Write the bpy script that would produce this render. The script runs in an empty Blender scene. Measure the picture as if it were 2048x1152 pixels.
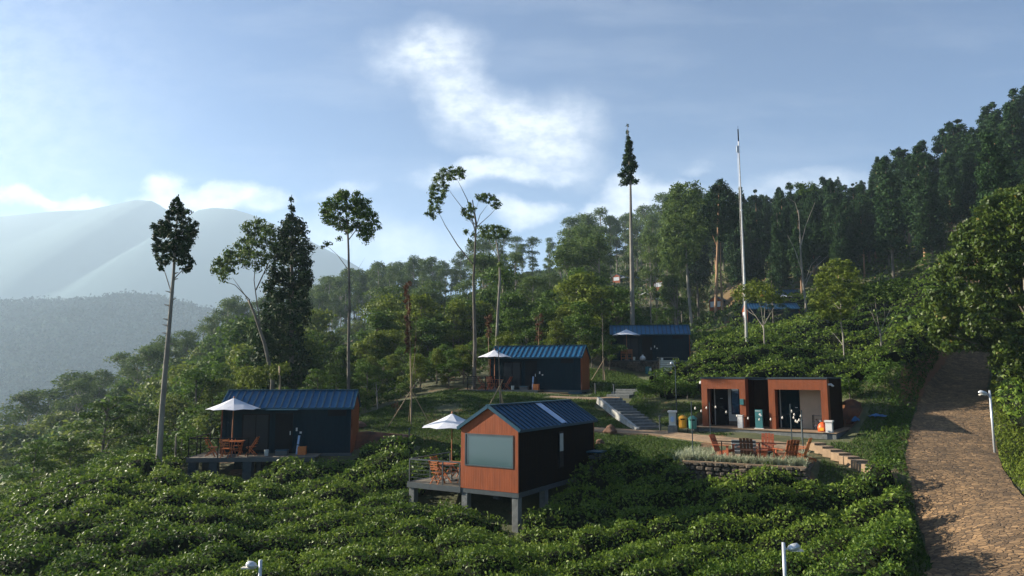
import bpy, bmesh, math, random
import numpy as np
from mathutils import Vector, Matrix
random.seed(7)
rng = np.random.default_rng(11)
R = math.radians
scn = bpy.context.scene
col = scn.collection

# ---------------------------------------------------------------- camera, light, sky, exposure
F = 1384.0; CX, CY = 1024.0, 576.0
PITCH = R(7.17); SP, CP = math.sin(PITCH), math.cos(PITCH)
cd = bpy.data.cameras.new('camera'); cam = bpy.data.objects.new('camera', cd); col.objects.link(cam)
cam.location = (0, 0, 0); cam.rotation_euler = (R(90) + PITCH, 0, 0)
cd.sensor_width = 36; cd.lens = 36 * F / 2048; cd.clip_start = .1; cd.clip_end = 20000
scn.camera = cam
SUN_EL, SUN_AZ = R(23), R(-74)          # azimuth measured from +Y towards +X
sd = Vector((math.sin(SUN_AZ) * math.cos(SUN_EL), math.cos(SUN_AZ) * math.cos(SUN_EL), math.sin(SUN_EL)))
sl = bpy.data.lights.new('sun', 'SUN'); sun = bpy.data.objects.new('sun', sl); col.objects.link(sun)
sl.energy = 5.0; sl.angle = R(0.6); sl.color = (1, .89, .74)
sun.rotation_euler = sd.to_track_quat('Z', 'Y').to_euler()
scn.view_settings.view_transform = 'Standard'; scn.view_settings.look = 'None'
scn.view_settings.exposure = 1.75; scn.view_settings.gamma = 1
scn.cycles.use_denoising = True
scn.cycles.max_bounces = 5; scn.cycles.transparent_max_bounces = 6; scn.cycles.volume_bounces = 1
scn.cycles.diffuse_bounces = 2; scn.cycles.glossy_bounces = 2; scn.cycles.transmission_bounces = 3

def P(px, py, D):
    """the point seen at a pixel of the photograph at distance D ahead"""
    up = -(py - CY) / F; fwd = CP - up * SP
    return Vector(((px - CX) / F / fwd * D, D, (SP + up * CP) / fwd * D))

def build_world():
    w = bpy.data.worlds.new('World'); scn.world = w; w.use_nodes = True
    nt = w.node_tree; N = nt.nodes; L = nt.links; N.clear()
    out = N.new('ShaderNodeOutputWorld'); bg = N.new('ShaderNodeBackground'); bg.inputs[1].default_value = .05
    sky = N.new('ShaderNodeTexSky'); sky.sky_type = 'NISHITA'; sky.sun_disc = False
    sky.sun_elevation = SUN_EL; sky.sun_rotation = SUN_AZ; sky.altitude = 800
    sky.air_density = 1.0; sky.dust_density = .7; sky.ozone_density = 4.5
    L.new(bg.outputs[0], out.inputs[0])
    tc = N.new('ShaderNodeTexCoord'); sep = N.new('ShaderNodeSeparateXYZ'); L.new(tc.outputs['Generated'], sep.inputs[0])
    def M(op, a, b=None, clamp=False):
        n = N.new('ShaderNodeMath'); n.operation = op; n.use_clamp = clamp
        for i, v in enumerate((a, b)):
            if v is None: continue
            if isinstance(v, (int, float)): n.inputs[i].default_value = v
            else: L.new(v, n.inputs[i])
        return n.outputs[0]
    yc = M('MAXIMUM', M('ABSOLUTE', sep.outputs[1]), .05)
    a = M('DIVIDE', sep.outputs[0], yc); b = M('DIVIDE', sep.outputs[2], yc)
    cmb = N.new('ShaderNodeCombineXYZ'); L.new(a, cmb.inputs[0]); L.new(b, cmb.inputs[1]); L.new(M('MULTIPLY', M('SIGN', sep.outputs[1]), 3.0), cmb.inputs[2])
    def noise(scale, detail, rough=.55, sx=1, sy=1):
        mp = N.new('ShaderNodeMapping'); mp.inputs['Scale'].default_value = (sx, sy, 1); L.new(cmb.outputs[0], mp.inputs[0])
        n = N.new('ShaderNodeTexNoise'); n.inputs['Scale'].default_value = scale; n.inputs['Detail'].default_value = detail; n.inputs['Roughness'].default_value = rough
        L.new(mp.outputs[0], n.inputs[0]); return n
    nd = noise(7, 6, .6)
    sub = N.new('ShaderNodeVectorMath'); sub.operation = 'SUBTRACT'; L.new(nd.outputs['Color'], sub.inputs[0]); sub.inputs[1].default_value = (.5, .5, .5)
    scl = N.new('ShaderNodeVectorMath'); scl.operation = 'MULTIPLY'; L.new(sub.outputs[0], scl.inputs[0]); scl.inputs[1].default_value = (.16, .10, 0)
    flat = N.new('ShaderNodeVectorMath'); flat.operation = 'MULTIPLY'; L.new(cmb.outputs[0], flat.inputs[0]); flat.inputs[1].default_value = (1, 1, 0)
    pos = N.new('ShaderNodeVectorMath'); pos.operation = 'ADD'; L.new(flat.outputs[0], pos.inputs[0]); L.new(scl.outputs[0], pos.inputs[1])
    def ell(px, py, rx, ry, ang, s, soft=.75):
        c = P(px, py, 1.0)
        v = N.new('ShaderNodeVectorMath'); v.operation = 'SUBTRACT'; L.new(pos.outputs[0], v.inputs[0]); v.inputs[1].default_value = (c.x, c.z, 0)
        ro = N.new('ShaderNodeMapping'); L.new(v.outputs[0], ro.inputs[0]); ro.inputs['Rotation'].default_value = (0, 0, R(ang))
        m = N.new('ShaderNodeVectorMath'); m.operation = 'MULTIPLY'; L.new(ro.outputs[0], m.inputs[0]); m.inputs[1].default_value = (F / rx, F / ry, 0)
        ln = N.new('ShaderNodeVectorMath'); ln.operation = 'LENGTH'; L.new(m.outputs[0], ln.inputs[0])
        mr = N.new('ShaderNodeMapRange'); mr.interpolation_type = 'SMOOTHSTEP'; L.new(ln.outputs['Value'], mr.inputs[0])
        mr.inputs[1].default_value = 1.0 + soft * .5; mr.inputs[2].default_value = 1.0 - soft * .9; mr.inputs[3].default_value = 0; mr.inputs[4].default_value = s
        return mr.outputs[0]
    E = [(860, 112, 110, 70, 0, .9, 1.0), (930, 195, 150, 78, 42, .9, .9), (1040, 258, 170, 80, 26, 1.0, .8), (1125, 275, 110, 85, 30, .95, .9),
         (1000, 345, 185, 30, -4, .95, .8), (900, 75, 60, 40, 0, .3, 1.1), (1100, 345, 100, 26, 0, .8, .8),
         (90, 412, 190, 20, 3, 1.0, .7), (330, 375, 52, 34, 0, 1.0, .6), (400, 405, 175, 34, -4, 1.0, .6), (500, 400, 90, 28, -6, .95, .7),
         (640, 480, 150, 60, 0, .55, 1.0), (690, 380, 60, 20, 0, .5, .9), (800, 510, 200, 50, 0, .6, 1.0),
         (1250, 395, 85, 50, -18, 1.0, .6), (1190, 430, 70, 40, -30, .9, .6), (1060, 432, 62, 30, -5, 1.0, .6), (1340, 390, 110, 40, 0, .8, .8),
         (120, 335, 150, 22, 8, .35, 1.1), (1620, 372, 220, 30, -5, .55, .9), (1390, 330, 40, 14, 0, .35, 1), (-100, 250, 420, 330, 0, .45, 1.3)]
    tot = None
    for e in E:
        o = ell(*e); tot = o if tot is None else M('MAXIMUM', tot, o)
    nf = noise(26, 8, .62, 1, 1.6)
    tex = N.new('ShaderNodeMapRange'); L.new(nf.outputs['Fac'], tex.inputs[0]); tex.inputs[1].default_value = .34; tex.inputs[2].default_value = .60; tex.inputs[3].default_value = .5; tex.inputs[4].default_value = 1.0
    tot = M('MULTIPLY', tot, tex.outputs[0])
    nw = noise(2.6, 7, .62, 1, 4.5)
    wi = N.new('ShaderNodeMapRange'); L.new(nw.outputs['Fac'], wi.inputs[0]); wi.inputs[1].default_value = .48; wi.inputs[2].default_value = .78; wi.inputs[3].default_value = 0; wi.inputs[4].default_value = .16
    tot = M('MAXIMUM', tot, wi.outputs[0])
    fr = M('GREATER_THAN', sep.outputs[2], 0.0)
    tot = M('MULTIPLY', tot, fr, True)
    mix = N.new('ShaderNodeMixRGB'); L.new(tot, mix.inputs[0])
    hs = N.new('ShaderNodeHueSaturation'); hs.inputs['Saturation'].default_value = 2.1; hs.inputs['Value'].default_value = .52
    L.new(sky.outputs[0], hs.inputs['Color'])
    tn = N.new('ShaderNodeMixRGB'); tn.blend_type = 'MULTIPLY'; tn.inputs[0].default_value = 1; L.new(hs.outputs[0], tn.inputs[1]); tn.inputs[2].default_value = (.86, .90, 1.16, 1); L.new(tn.outputs[0], mix.inputs[1]); mix.inputs[2].default_value = (6.1, 6.3, 6.8, 1)
    L.new(mix.outputs[0], bg.inputs[0])
build_world()

# ---------------------------------------------------------------- helpers
def tag(o, label=None, cat=None, group=None, kind=None):
    if label: o['label'] = label
    if cat: o['category'] = cat
    if group: o['group'] = group
    if kind: o['kind'] = kind
    return o
def empty(name, loc=(0, 0, 0), rz=0):
    o = bpy.data.objects.new(name, None); col.objects.link(o); o.location = loc; o.rotation_euler = (0, 0, rz); o.empty_display_size = .2
    return o
def children(o): return [c for c in bpy.data.objects if c.parent == o]
KIDS = {}
def copy_tree(o, parent=None):
    c = o.copy(); col.objects.link(c); c.parent = parent
    for k in KIDS.get(o.name, []):
        copy_tree(k, c)
    return c
def note(o, parent):
    if parent is not None:
        o.parent = parent; KIDS.setdefault(parent.name, []).append(o)

def mat(name, c1, c2=None, scale=3.0, rough=.7, bump=0.0, bscale=20.0, metal=0.0, spec=.5, stretch=(1, 1, 1), detail=6, lo=.35, hi=.65):
    m = bpy.data.materials.new(name); m.use_nodes = True; nt = m.node_tree; N = nt.nodes; L = nt.links
    b = N['Principled BSDF']; b.inputs['Roughness'].default_value = rough; b.inputs['Metallic'].default_value = metal
    b.inputs['Specular IOR Level'].default_value = spec
    c2 = c2 or tuple(v * .8 for v in c1)
    tc = N.new('ShaderNodeTexCoord'); mp = N.new('ShaderNodeMapping'); mp.inputs['Scale'].default_value = stretch; L.new(tc.outputs['Object'], mp.inputs[0])
    n = N.new('ShaderNodeTexNoise'); n.inputs['Scale'].default_value = scale; n.inputs['Detail'].default_value = detail; L.new(mp.outputs[0], n.inputs[0])
    r = N.new('ShaderNodeMapRange'); L.new(n.outputs['Fac'], r.inputs[0]); r.inputs[1].default_value = lo; r.inputs[2].default_value = hi
    x = N.new('ShaderNodeMixRGB'); L.new(r.outputs[0], x.inputs[0]); x.inputs[1].default_value = (*c1, 1); x.inputs[2].default_value = (*c2, 1)
    L.new(x.outputs[0], b.inputs['Base Color'])
    if bump:
        n2 = N.new('ShaderNodeTexNoise'); n2.inputs['Scale'].default_value = bscale; n2.inputs['Detail'].default_value = 6; L.new(mp.outputs[0], n2.inputs[0])
        bp = N.new('ShaderNodeBump'); bp.inputs['Strength'].default_value = bump; bp.inputs['Distance'].default_value = .05; L.new(n2.outputs['Fac'], bp.inputs['Height']); L.new(bp.outputs[0], b.inputs['Normal'])
    return m
def leafmat(name, c1, c2, rough=.45, spec=.4, trans=.28, c3=None):
    m = bpy.data.materials.new(name); m.use_nodes = True; nt = m.node_tree; N = nt.nodes; L = nt.links
    b = N['Principled BSDF']; b.inputs['Roughness'].default_value = rough; b.inputs['Specular IOR Level'].default_value = spec
    at = N.new('ShaderNodeAttribute'); at.attribute_name = 'var'
    cr = N.new('ShaderNodeValToRGB'); L.new(at.outputs['Fac'], cr.inputs[0]); e = cr.color_ramp.elements
    e[0].color = (*c1, 1); e[1].color = (*c2, 1); e[1].position = .9
    if c3:
        k = e.new(1.0); k.color = (*c3, 1)
    L.new(cr.outputs[0], b.inputs['Base Color'])
    t = N.new('ShaderNodeBsdfTranslucent'); L.new(cr.outputs[0], t.inputs[0])
    mx = N.new('ShaderNodeMixShader'); mx.inputs[0].default_value = trans; L.new(b.outputs[0], mx.inputs[1]); L.new(t.outputs[0], mx.inputs[2])
    L.new(mx.outputs[0], N['Material Output'].inputs[0])
    return m
def plankmat(name, c1, c2, axis='Y', step=.11, rough=.55, spec=.3):
    m = mat(name, c1, c2, 2.0, rough, stretch=(3, 3, .6), spec=spec); nt = m.node_tree; N = nt.nodes; L = nt.links; b = N['Principled BSDF']
    tc = N.new('ShaderNodeTexCoord'); w = N.new('ShaderNodeTexWave'); w.wave_type = 'BANDS'; w.bands_direction = axis; w.wave_profile = 'SAW'
    w.inputs['Scale'].default_value = .314 / step; L.new(tc.outputs['Object'], w.inputs[0])
    r = N.new('ShaderNodeMapRange'); L.new(w.outputs['Fac'], r.inputs[0]); r.inputs[1].default_value = .0; r.inputs[2].default_value = .05
    bp = N.new('ShaderNodeBump'); bp.inputs['Strength'].default_value = .9; bp.inputs['Distance'].default_value = .015; L.new(r.outputs[0], bp.inputs['Height']); L.new(bp.outputs[0], b.inputs['Normal'])
    old = b.inputs['Base Color'].links[0].from_socket
    x = N.new('ShaderNodeMixRGB'); x.blend_type = 'MULTIPLY'; x.inputs[0].default_value = .35; L.new(old, x.inputs[1]); L.new(r.outputs[0], x.inputs[2]); L.new(x.outputs[0], b.inputs['Base Color'])
    return m

M_ = {}
M_['orange'] = plankmat('orange_cladding', (.29, .064, .014), (.22, .048, .010), 'Y', .11)
M_['orange_x'] = plankmat('orange_cladding_front', (.21, .055, .017), (.16, .042, .013), 'X', .14)
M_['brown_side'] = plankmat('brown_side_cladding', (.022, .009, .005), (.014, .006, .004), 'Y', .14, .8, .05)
M_['navy'] = plankmat('navy_wall', (.002, .015, .024), (.003, .020, .030), 'X', .2, .7, .05)
M_['black'] = plankmat('black_wall', (.005, .005, .006), (.009, .006, .004), 'X', .2, .8, .04)
M_['roof'] = mat('blue_metal_roof', (.004, .070, .16), (.006, .088, .19), 4, .5, spec=.3)
M_['roofrib'] = mat('blue_metal_rib', (.003, .028, .060), (.004, .035, .07), 4, .5, spec=.3)
M_['trim'] = mat('blue_trim', (.008, .055, .09), (.010, .065, .105), 3, .5, spec=.3)
M_['skylight'] = mat('skylight_panel', (.30, .42, .62), (.26, .38, .58), 3, .3)
M_['concrete'] = mat('concrete', (.15, .16, .155), (.10, .11, .105), 5, .9, .3, 30)
M_['concrete_lt'] = mat('pale_concrete', (.36, .36, .33), (.25, .25, .225), 4, .9, .3, 30)
M_['concrete_tan'] = mat('tan_concrete', (.27, .185, .11), (.18, .125, .075), 3, .95, .4, 30)
M_['frame'] = mat('dark_steel', (.05, .065, .07), (.04, .05, .055), 6, .5)
M_['blacksteel'] = mat('black_steel', (.004, .007, .010), None, 6, .6, spec=.1)
M_['deck'] = plankmat('deck_boards', (.17, .15, .115), (.12, .105, .08), 'Y', .12, .8)
M_['wood'] = mat('orange_wood', (.42, .12, .022), (.30, .08, .016), 4, .5, stretch=(1, 1, 4))
M_['redwood'] = mat('red_wood', (.29, .068, .02), (.20, .047, .013), 4, .5, stretch=(1, 1, 4))
M_['darkwood'] = mat('dark_wood', (.10, .035, .014), (.06, .022, .01), 4, .6, stretch=(1, 1, 4))
M_['pole'] = mat('umbrella_pole_wood', (.38, .15, .05), (.30, .11, .035), 4, .5)
def fabric():
    m = mat('umbrella_fabric', (.62, .64, .68), (.56, .58, .64), 5, .9)
    nt = m.node_tree; N = nt.nodes; L = nt.links; t = N.new('ShaderNodeBsdfTranslucent'); t.inputs[0].default_value = (.35, .5, .75, 1)
    mx = N.new('ShaderNodeMixShader'); mx.inputs[0].default_value = .05; L.new(N['Principled BSDF'].outputs[0], mx.inputs[1]); L.new(t.outputs[0], mx.inputs[2]); L.new(mx.outputs[0], N['Material Output'].inputs[0]); return m
M_['fabric'] = fabric()
def glass(name, c, rough=.04):
    m = bpy.data.materials.new(name); m.use_nodes = True; b = m.node_tree.nodes['Principled BSDF']
    b.inputs['Base Color'].default_value = (*c, 1); b.inputs['Roughness'].default_value = rough; b.inputs['Specular IOR Level'].default_value = 1.0; b.inputs['IOR'].default_value = 1.9
    N = m.node_tree.nodes; L = m.node_tree.links
    tc = N.new('ShaderNodeTexCoord'); n = N.new('ShaderNodeTexNoise'); n.inputs['Scale'].default_value = 1.2; L.new(tc.outputs['Object'], n.inputs[0])
    bp = N.new('ShaderNodeBump'); bp.inputs['Strength'].default_value = .12; bp.inputs['Distance'].default_value = .02; L.new(n.outputs[0], bp.inputs['Height']); L.new(bp.outputs[0], b.inputs['Normal'])
    return m
M_['pane'] = glass('window_glass', (.045, .10, .115), .12)
M_['darkglass'] = mat('dark_glass', (.006, .012, .018), None, 3, .35, spec=.25)
M_['pane2'] = glass('toilet_window_glass', (.02, .07, .13))
M_['white'] = mat('white_paint', (.62, .62, .60), (.5, .5, .48), 4, .6)
M_['cream'] = mat('cream_wall', (.50, .42, .31), (.44, .37, .27), 2, .8)
M_['palegrey'] = mat('pale_grey_paint', (.42, .46, .44), (.36, .40, .38), 3, .7)
M_['galv'] = mat('galvanised_steel', (.55, .58, .6), (.45, .48, .5), 6, .35, metal=.4)
M_['yellow'] = mat('yellow_plastic', (.75, .36, .02), (.65, .28, .02), 3, .45)
M_['greenbin'] = mat('green_plastic', (.03, .16, .13), (.05, .22, .2), 3, .45)
M_['teal'] = mat('teal_panel', (.01, .10, .11), (.012, .12, .13), 3, .6)
M_['redplastic'] = mat('red_plastic', (.65, .10, .02), (.55, .08, .02), 3, .5)
M_['blueplastic'] = mat('blue_plastic', (.02, .12, .27), (.012, .07, .17), 3, .6)
M_['orangecrate'] = mat('orange_plastic', (.55, .17, .03), (.45, .12, .02), 3, .5)
M_['rock'] = mat('rock', (.16, .085, .05), (.08, .045, .03), 2.5, .95, .8, 7)
M_['greyrock'] = mat('grey_stone', (.11, .095, .075), (.06, .055, .045), 3, .95, .8, 8)
M_['redearth'] = mat('red_earth', (.17, .058, .024), (.05, .022, .012), 1.6, 1, 1.0, 4)
M_['bark'] = mat('bark', (.16, .14, .11), (.08, .07, .055), 3, .95, .6, 12, stretch=(1, 1, .3))
M_['barkpale'] = mat('pale_bark', (.26, .24, .20), (.13, .12, .10), 2, .9, .5, 10, stretch=(1, 1, .3))
M_['barkred'] = mat('orange_bark', (.33, .20, .11), (.19, .12, .07), 2, .9, .5, 10, stretch=(1, 1, .3))
M_['bamboo'] = mat('bamboo', (.34, .25, .13), (.26, .18, .10), 4, .7)
M_['bulb'] = mat('bulb_glass', (.75, .70, .60), None, 4, .3)
M_['tea'] = leafmat('tea_leaf', (.032, .078, .010), (.16, .235, .028), .5, .2, .3, (.19, .25, .04))
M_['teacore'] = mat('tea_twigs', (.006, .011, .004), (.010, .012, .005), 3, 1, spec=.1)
M_['conifer'] = leafmat('dark_forest_leaf', (.008, .026, .009), (.032, .070, .019), .6, .08, .15)
M_['euc'] = leafmat('grey_green_leaf', (.040, .078, .016), (.13, .19, .045), .6, .12, .3)
M_['mid'] = leafmat('mid_green_leaf', (.028, .068, .010), (.105, .175, .026), .6, .12, .3)
M_['yellowleaf'] = leafmat('yellow_green_leaf', (.065, .10, .012), (.17, .215, .032), .6, .12, .35)
M_['rust'] = leafmat('rust_leaf', (.05, .026, .014), (.15, .065, .03), .8, .2, .2)
M_['broad'] = leafmat('broad_green_leaf', (.026, .056, .009), (.10, .145, .020), .45, .25, .3, (.16, .13, .025))
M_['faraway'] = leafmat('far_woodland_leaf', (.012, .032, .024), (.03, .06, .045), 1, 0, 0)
M_['grass'] = leafmat('lawn_grass', (.035, .075, .013), (.10, .15, .03), .7, .2, .3)
M_['pampas'] = leafmat('pale_striped_grass', (.18, .22, .12), (.46, .49, .34), .7, .2, .3)
M_['under'] = leafmat('undergrowth_leaf', (.022, .052, .008), (.085, .14, .022), .6, .12, .25)

class MB:
    def __init__(s): s.v = []; s.f = []
    def box(s, x0, x1, y0, y1, z0, z1):
        b = len(s.v); s.v += [(x0, y0, z0), (x1, y0, z0), (x1, y1, z0), (x0, y1, z0), (x0, y0, z1), (x1, y0, z1), (x1, y1, z1), (x0, y1, z1)]
        s.f += [tuple(b + i for i in q) for q in ((0, 3, 2, 1), (4, 5, 6, 7), (0, 1, 5, 4), (1, 2, 6, 5), (2, 3, 7, 6), (3, 0, 4, 7))]; return s
    def beam(s, p, q, w, h, up=(0, 0, 1)):
        p, q = Vector(p), Vector(q); d = (q - p).normalized(); u = Vector(up); sx = d.cross(u)
        if sx.length < 1e-4: sx = d.cross(Vector((1, 0, 0)))
        sx.normalize(); uu = sx.cross(d).normalized(); b = len(s.v)
        for c in (p, q):
            for a, e in ((-1, -1), (1, -1), (1, 1), (-1, 1)): s.v.append(tuple(c + sx * (a * w / 2) + uu * (e * h / 2)))
        s.f += [tuple(b + i for i in t) for t in ((0, 1, 2, 3), (7, 6, 5, 4), (0, 4, 5, 1), (1, 5, 6, 2), (2, 6, 7, 3), (3, 7, 4, 0))]; return s
    def tube(s, pts, rad, n=7, cap=True):
        pts = [Vector(p) for p in pts]
        if not isinstance(rad, (list, tuple)): rad = [rad] * len(pts)
        b = len(s.v)
        for i, p in enumerate(pts):
            d = (pts[min(i + 1, len(pts) - 1)] - pts[max(i - 1, 0)]).normalized()
            a = d.cross(Vector((.3, 1, .1))).normalized(); c = d.cross(a)
            for k in range(n):
                t = 2 * math.pi * k / n; s.v.append(tuple(p + (a * math.cos(t) + c * math.sin(t)) * rad[i]))
        for i in range(len(pts) - 1):
            for k in range(n): s.f.append((b + i * n + k, b + i * n + (k + 1) % n, b + (i + 1) * n + (k + 1) % n, b + (i + 1) * n + k))
        if cap: s.f.append(tuple(b + k for k in range(n))[::-1]); s.f.append(tuple(b + (len(pts) - 1) * n + k for k in range(n)))
        return s
    def lathe(s, prof, n=14, c=(0, 0, 0), a0=0):
        b = len(s.v)
        for r, z in prof:
            for k in range(n):
                t = a0 + 2 * math.pi * k / n; s.v.append((c[0] + r * math.cos(t), c[1] + r * math.sin(t), c[2] + z))
        for i in range(len(prof) - 1):
            for k in range(n): s.f.append((b + i * n + k, b + i * n + (k + 1) % n, b + (i + 1) * n + (k + 1) % n, b + (i + 1) * n + k))
        s.f.append(tuple(b + k for k in range(n))[::-1]); s.f.append(tuple(b + (len(prof) - 1) * n + k for k in range(n))); return s
    def poly(s, pts, faces): b = len(s.v); s.v += [tuple(p) for p in pts]; s.f += [tuple(b + i for i in f) for f in faces]; return s
    def xf(s, fn): s.v = [tuple(fn(*v)) for v in s.v]; return s
    def build(s, name, m, parent=None, bevel=0, smooth=False, label=None):
        me = bpy.data.meshes.new(name); me.from_pydata(s.v, [], s.f)
        bm = bmesh.new(); bm.from_mesh(me); bmesh.ops.recalc_face_normals(bm, faces=bm.faces); bm.to_mesh(me); bm.free()
        me.materials.append(m if not isinstance(m, str) else M_[m])
        if smooth: me.polygons.foreach_set('use_smooth', [True] * len(me.polygons))
        o = bpy.data.objects.new(name, me); col.objects.link(o)
        if bevel:
            k = o.modifiers.new('b', 'BEVEL'); k.width = bevel; k.segments = 1; k.limit_method = 'ANGLE'
        note(o, parent)
        if label: o['label'] = label
        return o
def thing(mb, name, m, label, cat, group=None, **k):
    o = mb.build(name, m, None, **k); tag(o, label, cat, group); return o

def rhomb(C, Nn, size, aspect=.45, droop=None, var=None, fold=.18, rg=None, bend=None):
    """leaf quads: centres, normals, lengths -> verts (4N,3)"""
    rg = rg or rng; n = len(C)
    Nn = Nn / (np.linalg.norm(Nn, axis=1, keepdims=True) + 1e-9)
    t = rg.normal(size=(n, 3))
    if droop is not None: t += np.asarray(droop)
    t -= Nn * np.sum(t * Nn, axis=1, keepdims=True); t /= (np.linalg.norm(t, axis=1, keepdims=True) + 1e-9)
    s = np.cross(Nn, t); L = size[:, None] * .5; W = L * aspect
    a = C - t * L; c = C + t * L; b = C + s * W + Nn * W * fold * 2 - t * L * .1; d = C - s * W + Nn * W * fold * 2 - t * L * .1
    return np.stack([a, b, c, d], 1).reshape(-1, 3)
def quadmesh(name, V, m, var, extra=None):
    """V (4N,3); extra = (verts, quads, material) appended"""
    n = len(V) // 4; me = bpy.data.meshes.new(name)
    ev = np.zeros((0, 3)); ef = np.zeros((0, 4), int)
    if extra: ev, ef = np.asarray(extra[0], float), np.asarray(extra[1], int)
    AV = np.vstack([V, ev]); idx = np.concatenate([np.arange(4 * n), (ef + 4 * n).reshape(-1)])
    nf = n + len(ef)
    me.vertices.add(len(AV)); me.vertices.foreach_set('co', AV.astype(np.float32).reshape(-1))
    me.loops.add(4 * nf); me.loops.foreach_set('vertex_index', idx.astype(np.int32))
    me.polygons.add(nf); me.polygons.foreach_set('loop_start', (np.arange(nf) * 4).astype(np.int32))
    me.materials.append(m)
    if extra:
        me.materials.append(extra[2]); mi = np.zeros(nf, np.int32); mi[n:] = 1; me.polygons.foreach_set('material_index', mi)
    me.update(calc_edges=True)
    at = me.attributes.new('var', 'FLOAT', 'FACE'); vv = np.zeros(nf, np.float32); vv[:n] = var; at.data.foreach_set('value', vv)
    return me
def link(name, me, parent=None):
    o = bpy.data.objects.new(name, me); col.objects.link(o); note(o, parent); return o

# ---------------------------------------------------------------- ground height
CP_ = []
def cp(px, py, D, dz=0): p = P(px, py, D); CP_.append((p.x, p.y, p.z + dz))
def cx(x, y, z): CP_.append((x, y, z))
for a in [(1024, 1152, 20, -.6), (500, 1152, 20, -.6), (0, 1152, 20, -.7), (1500, 1152, 20, -.6), (1800, 1100, 21, -.4), (1040, 1055, 26, -.6), (820, 1020, 28, -.5),
          (100, 960, 32, -.8), (0, 1010, 29, -.9), (300, 950, 33, 0), (600, 960, 32, -.7), (405, 972, 34.3, 0), (640, 925, 36, 0), (1200, 1010, 28, -.6), (1300, 960, 30, -.6),
          (740, 903, 38, 0), (690, 905, 38, 0), (800, 903, 37, -.1), (700, 852, 42, 0), (760, 860, 41, 0), (820, 858, 41, 0), (900, 850, 42, 0), (850, 830, 44, 0), (900, 795, 48, 0), (1000, 795, 47, 0), (980, 787, 49.5, 0), (1100, 787, 49, 0),
          (1180, 785, 49, 0), (1240, 776, 51, 0), (1200, 760, 56, 0), (1270, 749, 60, 0), (1380, 735, 60, 0), (1220, 722, 63, 0), (1380, 722, 62, 0), (1300, 700, 70, 0),
          (1100, 863, 39, 0), (1200, 863, 39, 0), (1320, 864, 39, 0), (1160, 845, 41, 0), (1250, 905, 35, 0), (1350, 900, 34.5, 0), (1220, 930, 32, 0), (1300, 880, 37, 0),
          (1300, 1000, 28, -.6), (1480, 975, 29, 0), (1600, 975, 28, .15), (1680, 1000, 27, -.5), (1800, 1000, 26, -.5), (1500, 1060, 24, -.6), (1700, 1080, 23, -.5),
          (1400, 862, 38, 0), (1450, 745, 46, -.4), (1330, 790, 44, -.5), (1400, 700, 58, -.5), (1600, 700, 56, -.5), (1600, 660, 88, -.6), (1750, 640, 85, -.6), (1800, 720, 52, -.5), (1700, 765, 44, -.5), (1560, 740, 46, -.5),
          (1500, 655, 92, -.5), (1450, 630, 110, 0), (1430, 628, 145, 0), (1320, 600, 160, 0), (1310, 585, 184, 0), (1240, 566, 230, 0),
          (1650, 905, 32.5, 0), (1720, 925, 30, 0), (1780, 948, 28, 0),
          (690, 670, 210, 0), (620, 725, 190, 0), (500, 715, 180, 0), (400, 790, 165, 0), (200, 900, 140, 0), (0, 990, 130, 0), (680, 830, 50, 0), (700, 795, 80, 0), (900, 735, 90, 0), (1050, 720, 90, 0), (860, 660, 150, 0), (1100, 640, 140, 0), (1180, 700, 80, 0),
          (500, 860, 60, 0), (400, 900, 60, 0), (250, 1000, 60, 0),
          (1955, 1152, 18, 0), (1860, 1152, 18.3, 0), (2040, 1120, 18.5, 0), (1960, 1050, 22, 0), (1920, 930, 29, 0), (1830, 930, 29, 0), (1990, 925, 29, 0), (1905, 850, 35, 0), (1840, 850, 35, 0), (1965, 850, 35, 0), (1910, 780, 45, 0), (1935, 705, 58, 0), (1900, 705, 58, 0), (1985, 700, 58, 0), (2048, 950, 29, .3)]:
    cp(*a)
for a in [(0, 8, -7.3), (0, 0, -7.8), (-20, 0, -8.6), (20, 0, -6.9), (10, -20, -8.5), (-50, 15, -17), (-25, 20, -8.8), (-34, 42, -13), (-60, 60, -28), (-45, 85, -20), (-70, 100, -30), (-20, 130, -2), (-110, 160, -45), (40, 75, 9), (44, 62, 5.2), (60, 80, 15), (34, 40, -.3), (40, 30, -1.5), (30, 20, -3.6), (60, 40, 6),
          (36, 105, 10.5), (55, 110, 15), (80, 110, 24), (90, 70, 22), (100, 150, 34), (50, 150, 20), (60, 200, 34), (0, 260, 36), (-30, 240, 20), (-60, 260, 12), (-100, 250, -20), (-150, 250, -60), (-200, 400, -110), (-60, 400, 0), (20, 400, 55), (100, 350, 75), (150, 450, 95), (200, 200, 80), (300, 300, 120), (-300, 200, -120), (-300, 0, -120), (-150, 40, -70), (-100, -60, -50), (100, -60, 4), (200, 0, 40), (0, -100, -20), (300, -60, 60), (-250, -150, -110), (-400, 450, -140), (-30, 600, 30), (300, 600, 120), (-300, 700, -140)]:
    cx(*a)
CPA = np.array(CP_)
def wlog(x, y):          # ease the distances so far control points do not swamp near ones
    d = np.sqrt(x * x + y * y) + 1e-6; k = np.log1p(d / 25.0) / d * 25.0
    return x * k, y * k
_cx, _cy = wlog(CPA[:, 0], CPA[:, 1])
def _phi(r2): return .5 * r2 * np.log(r2 + 1e-9)
def _solve():
    n = len(CPA); d2 = (_cx[:, None] - _cx[None]) ** 2 + (_cy[:, None] - _cy[None]) ** 2
    A = np.zeros((n + 3, n + 3)); A[:n, :n] = _phi(d2) + np.eye(n) * .25; A[:n, n] = 1; A[:n, n + 1] = _cx; A[:n, n + 2] = _cy; A[n:, :n] = A[:n, n:].T
    b = np.zeros(n + 3); b[:n] = CPA[:, 2]; return np.linalg.solve(A, b)
_W = _solve()
BANK = None
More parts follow.
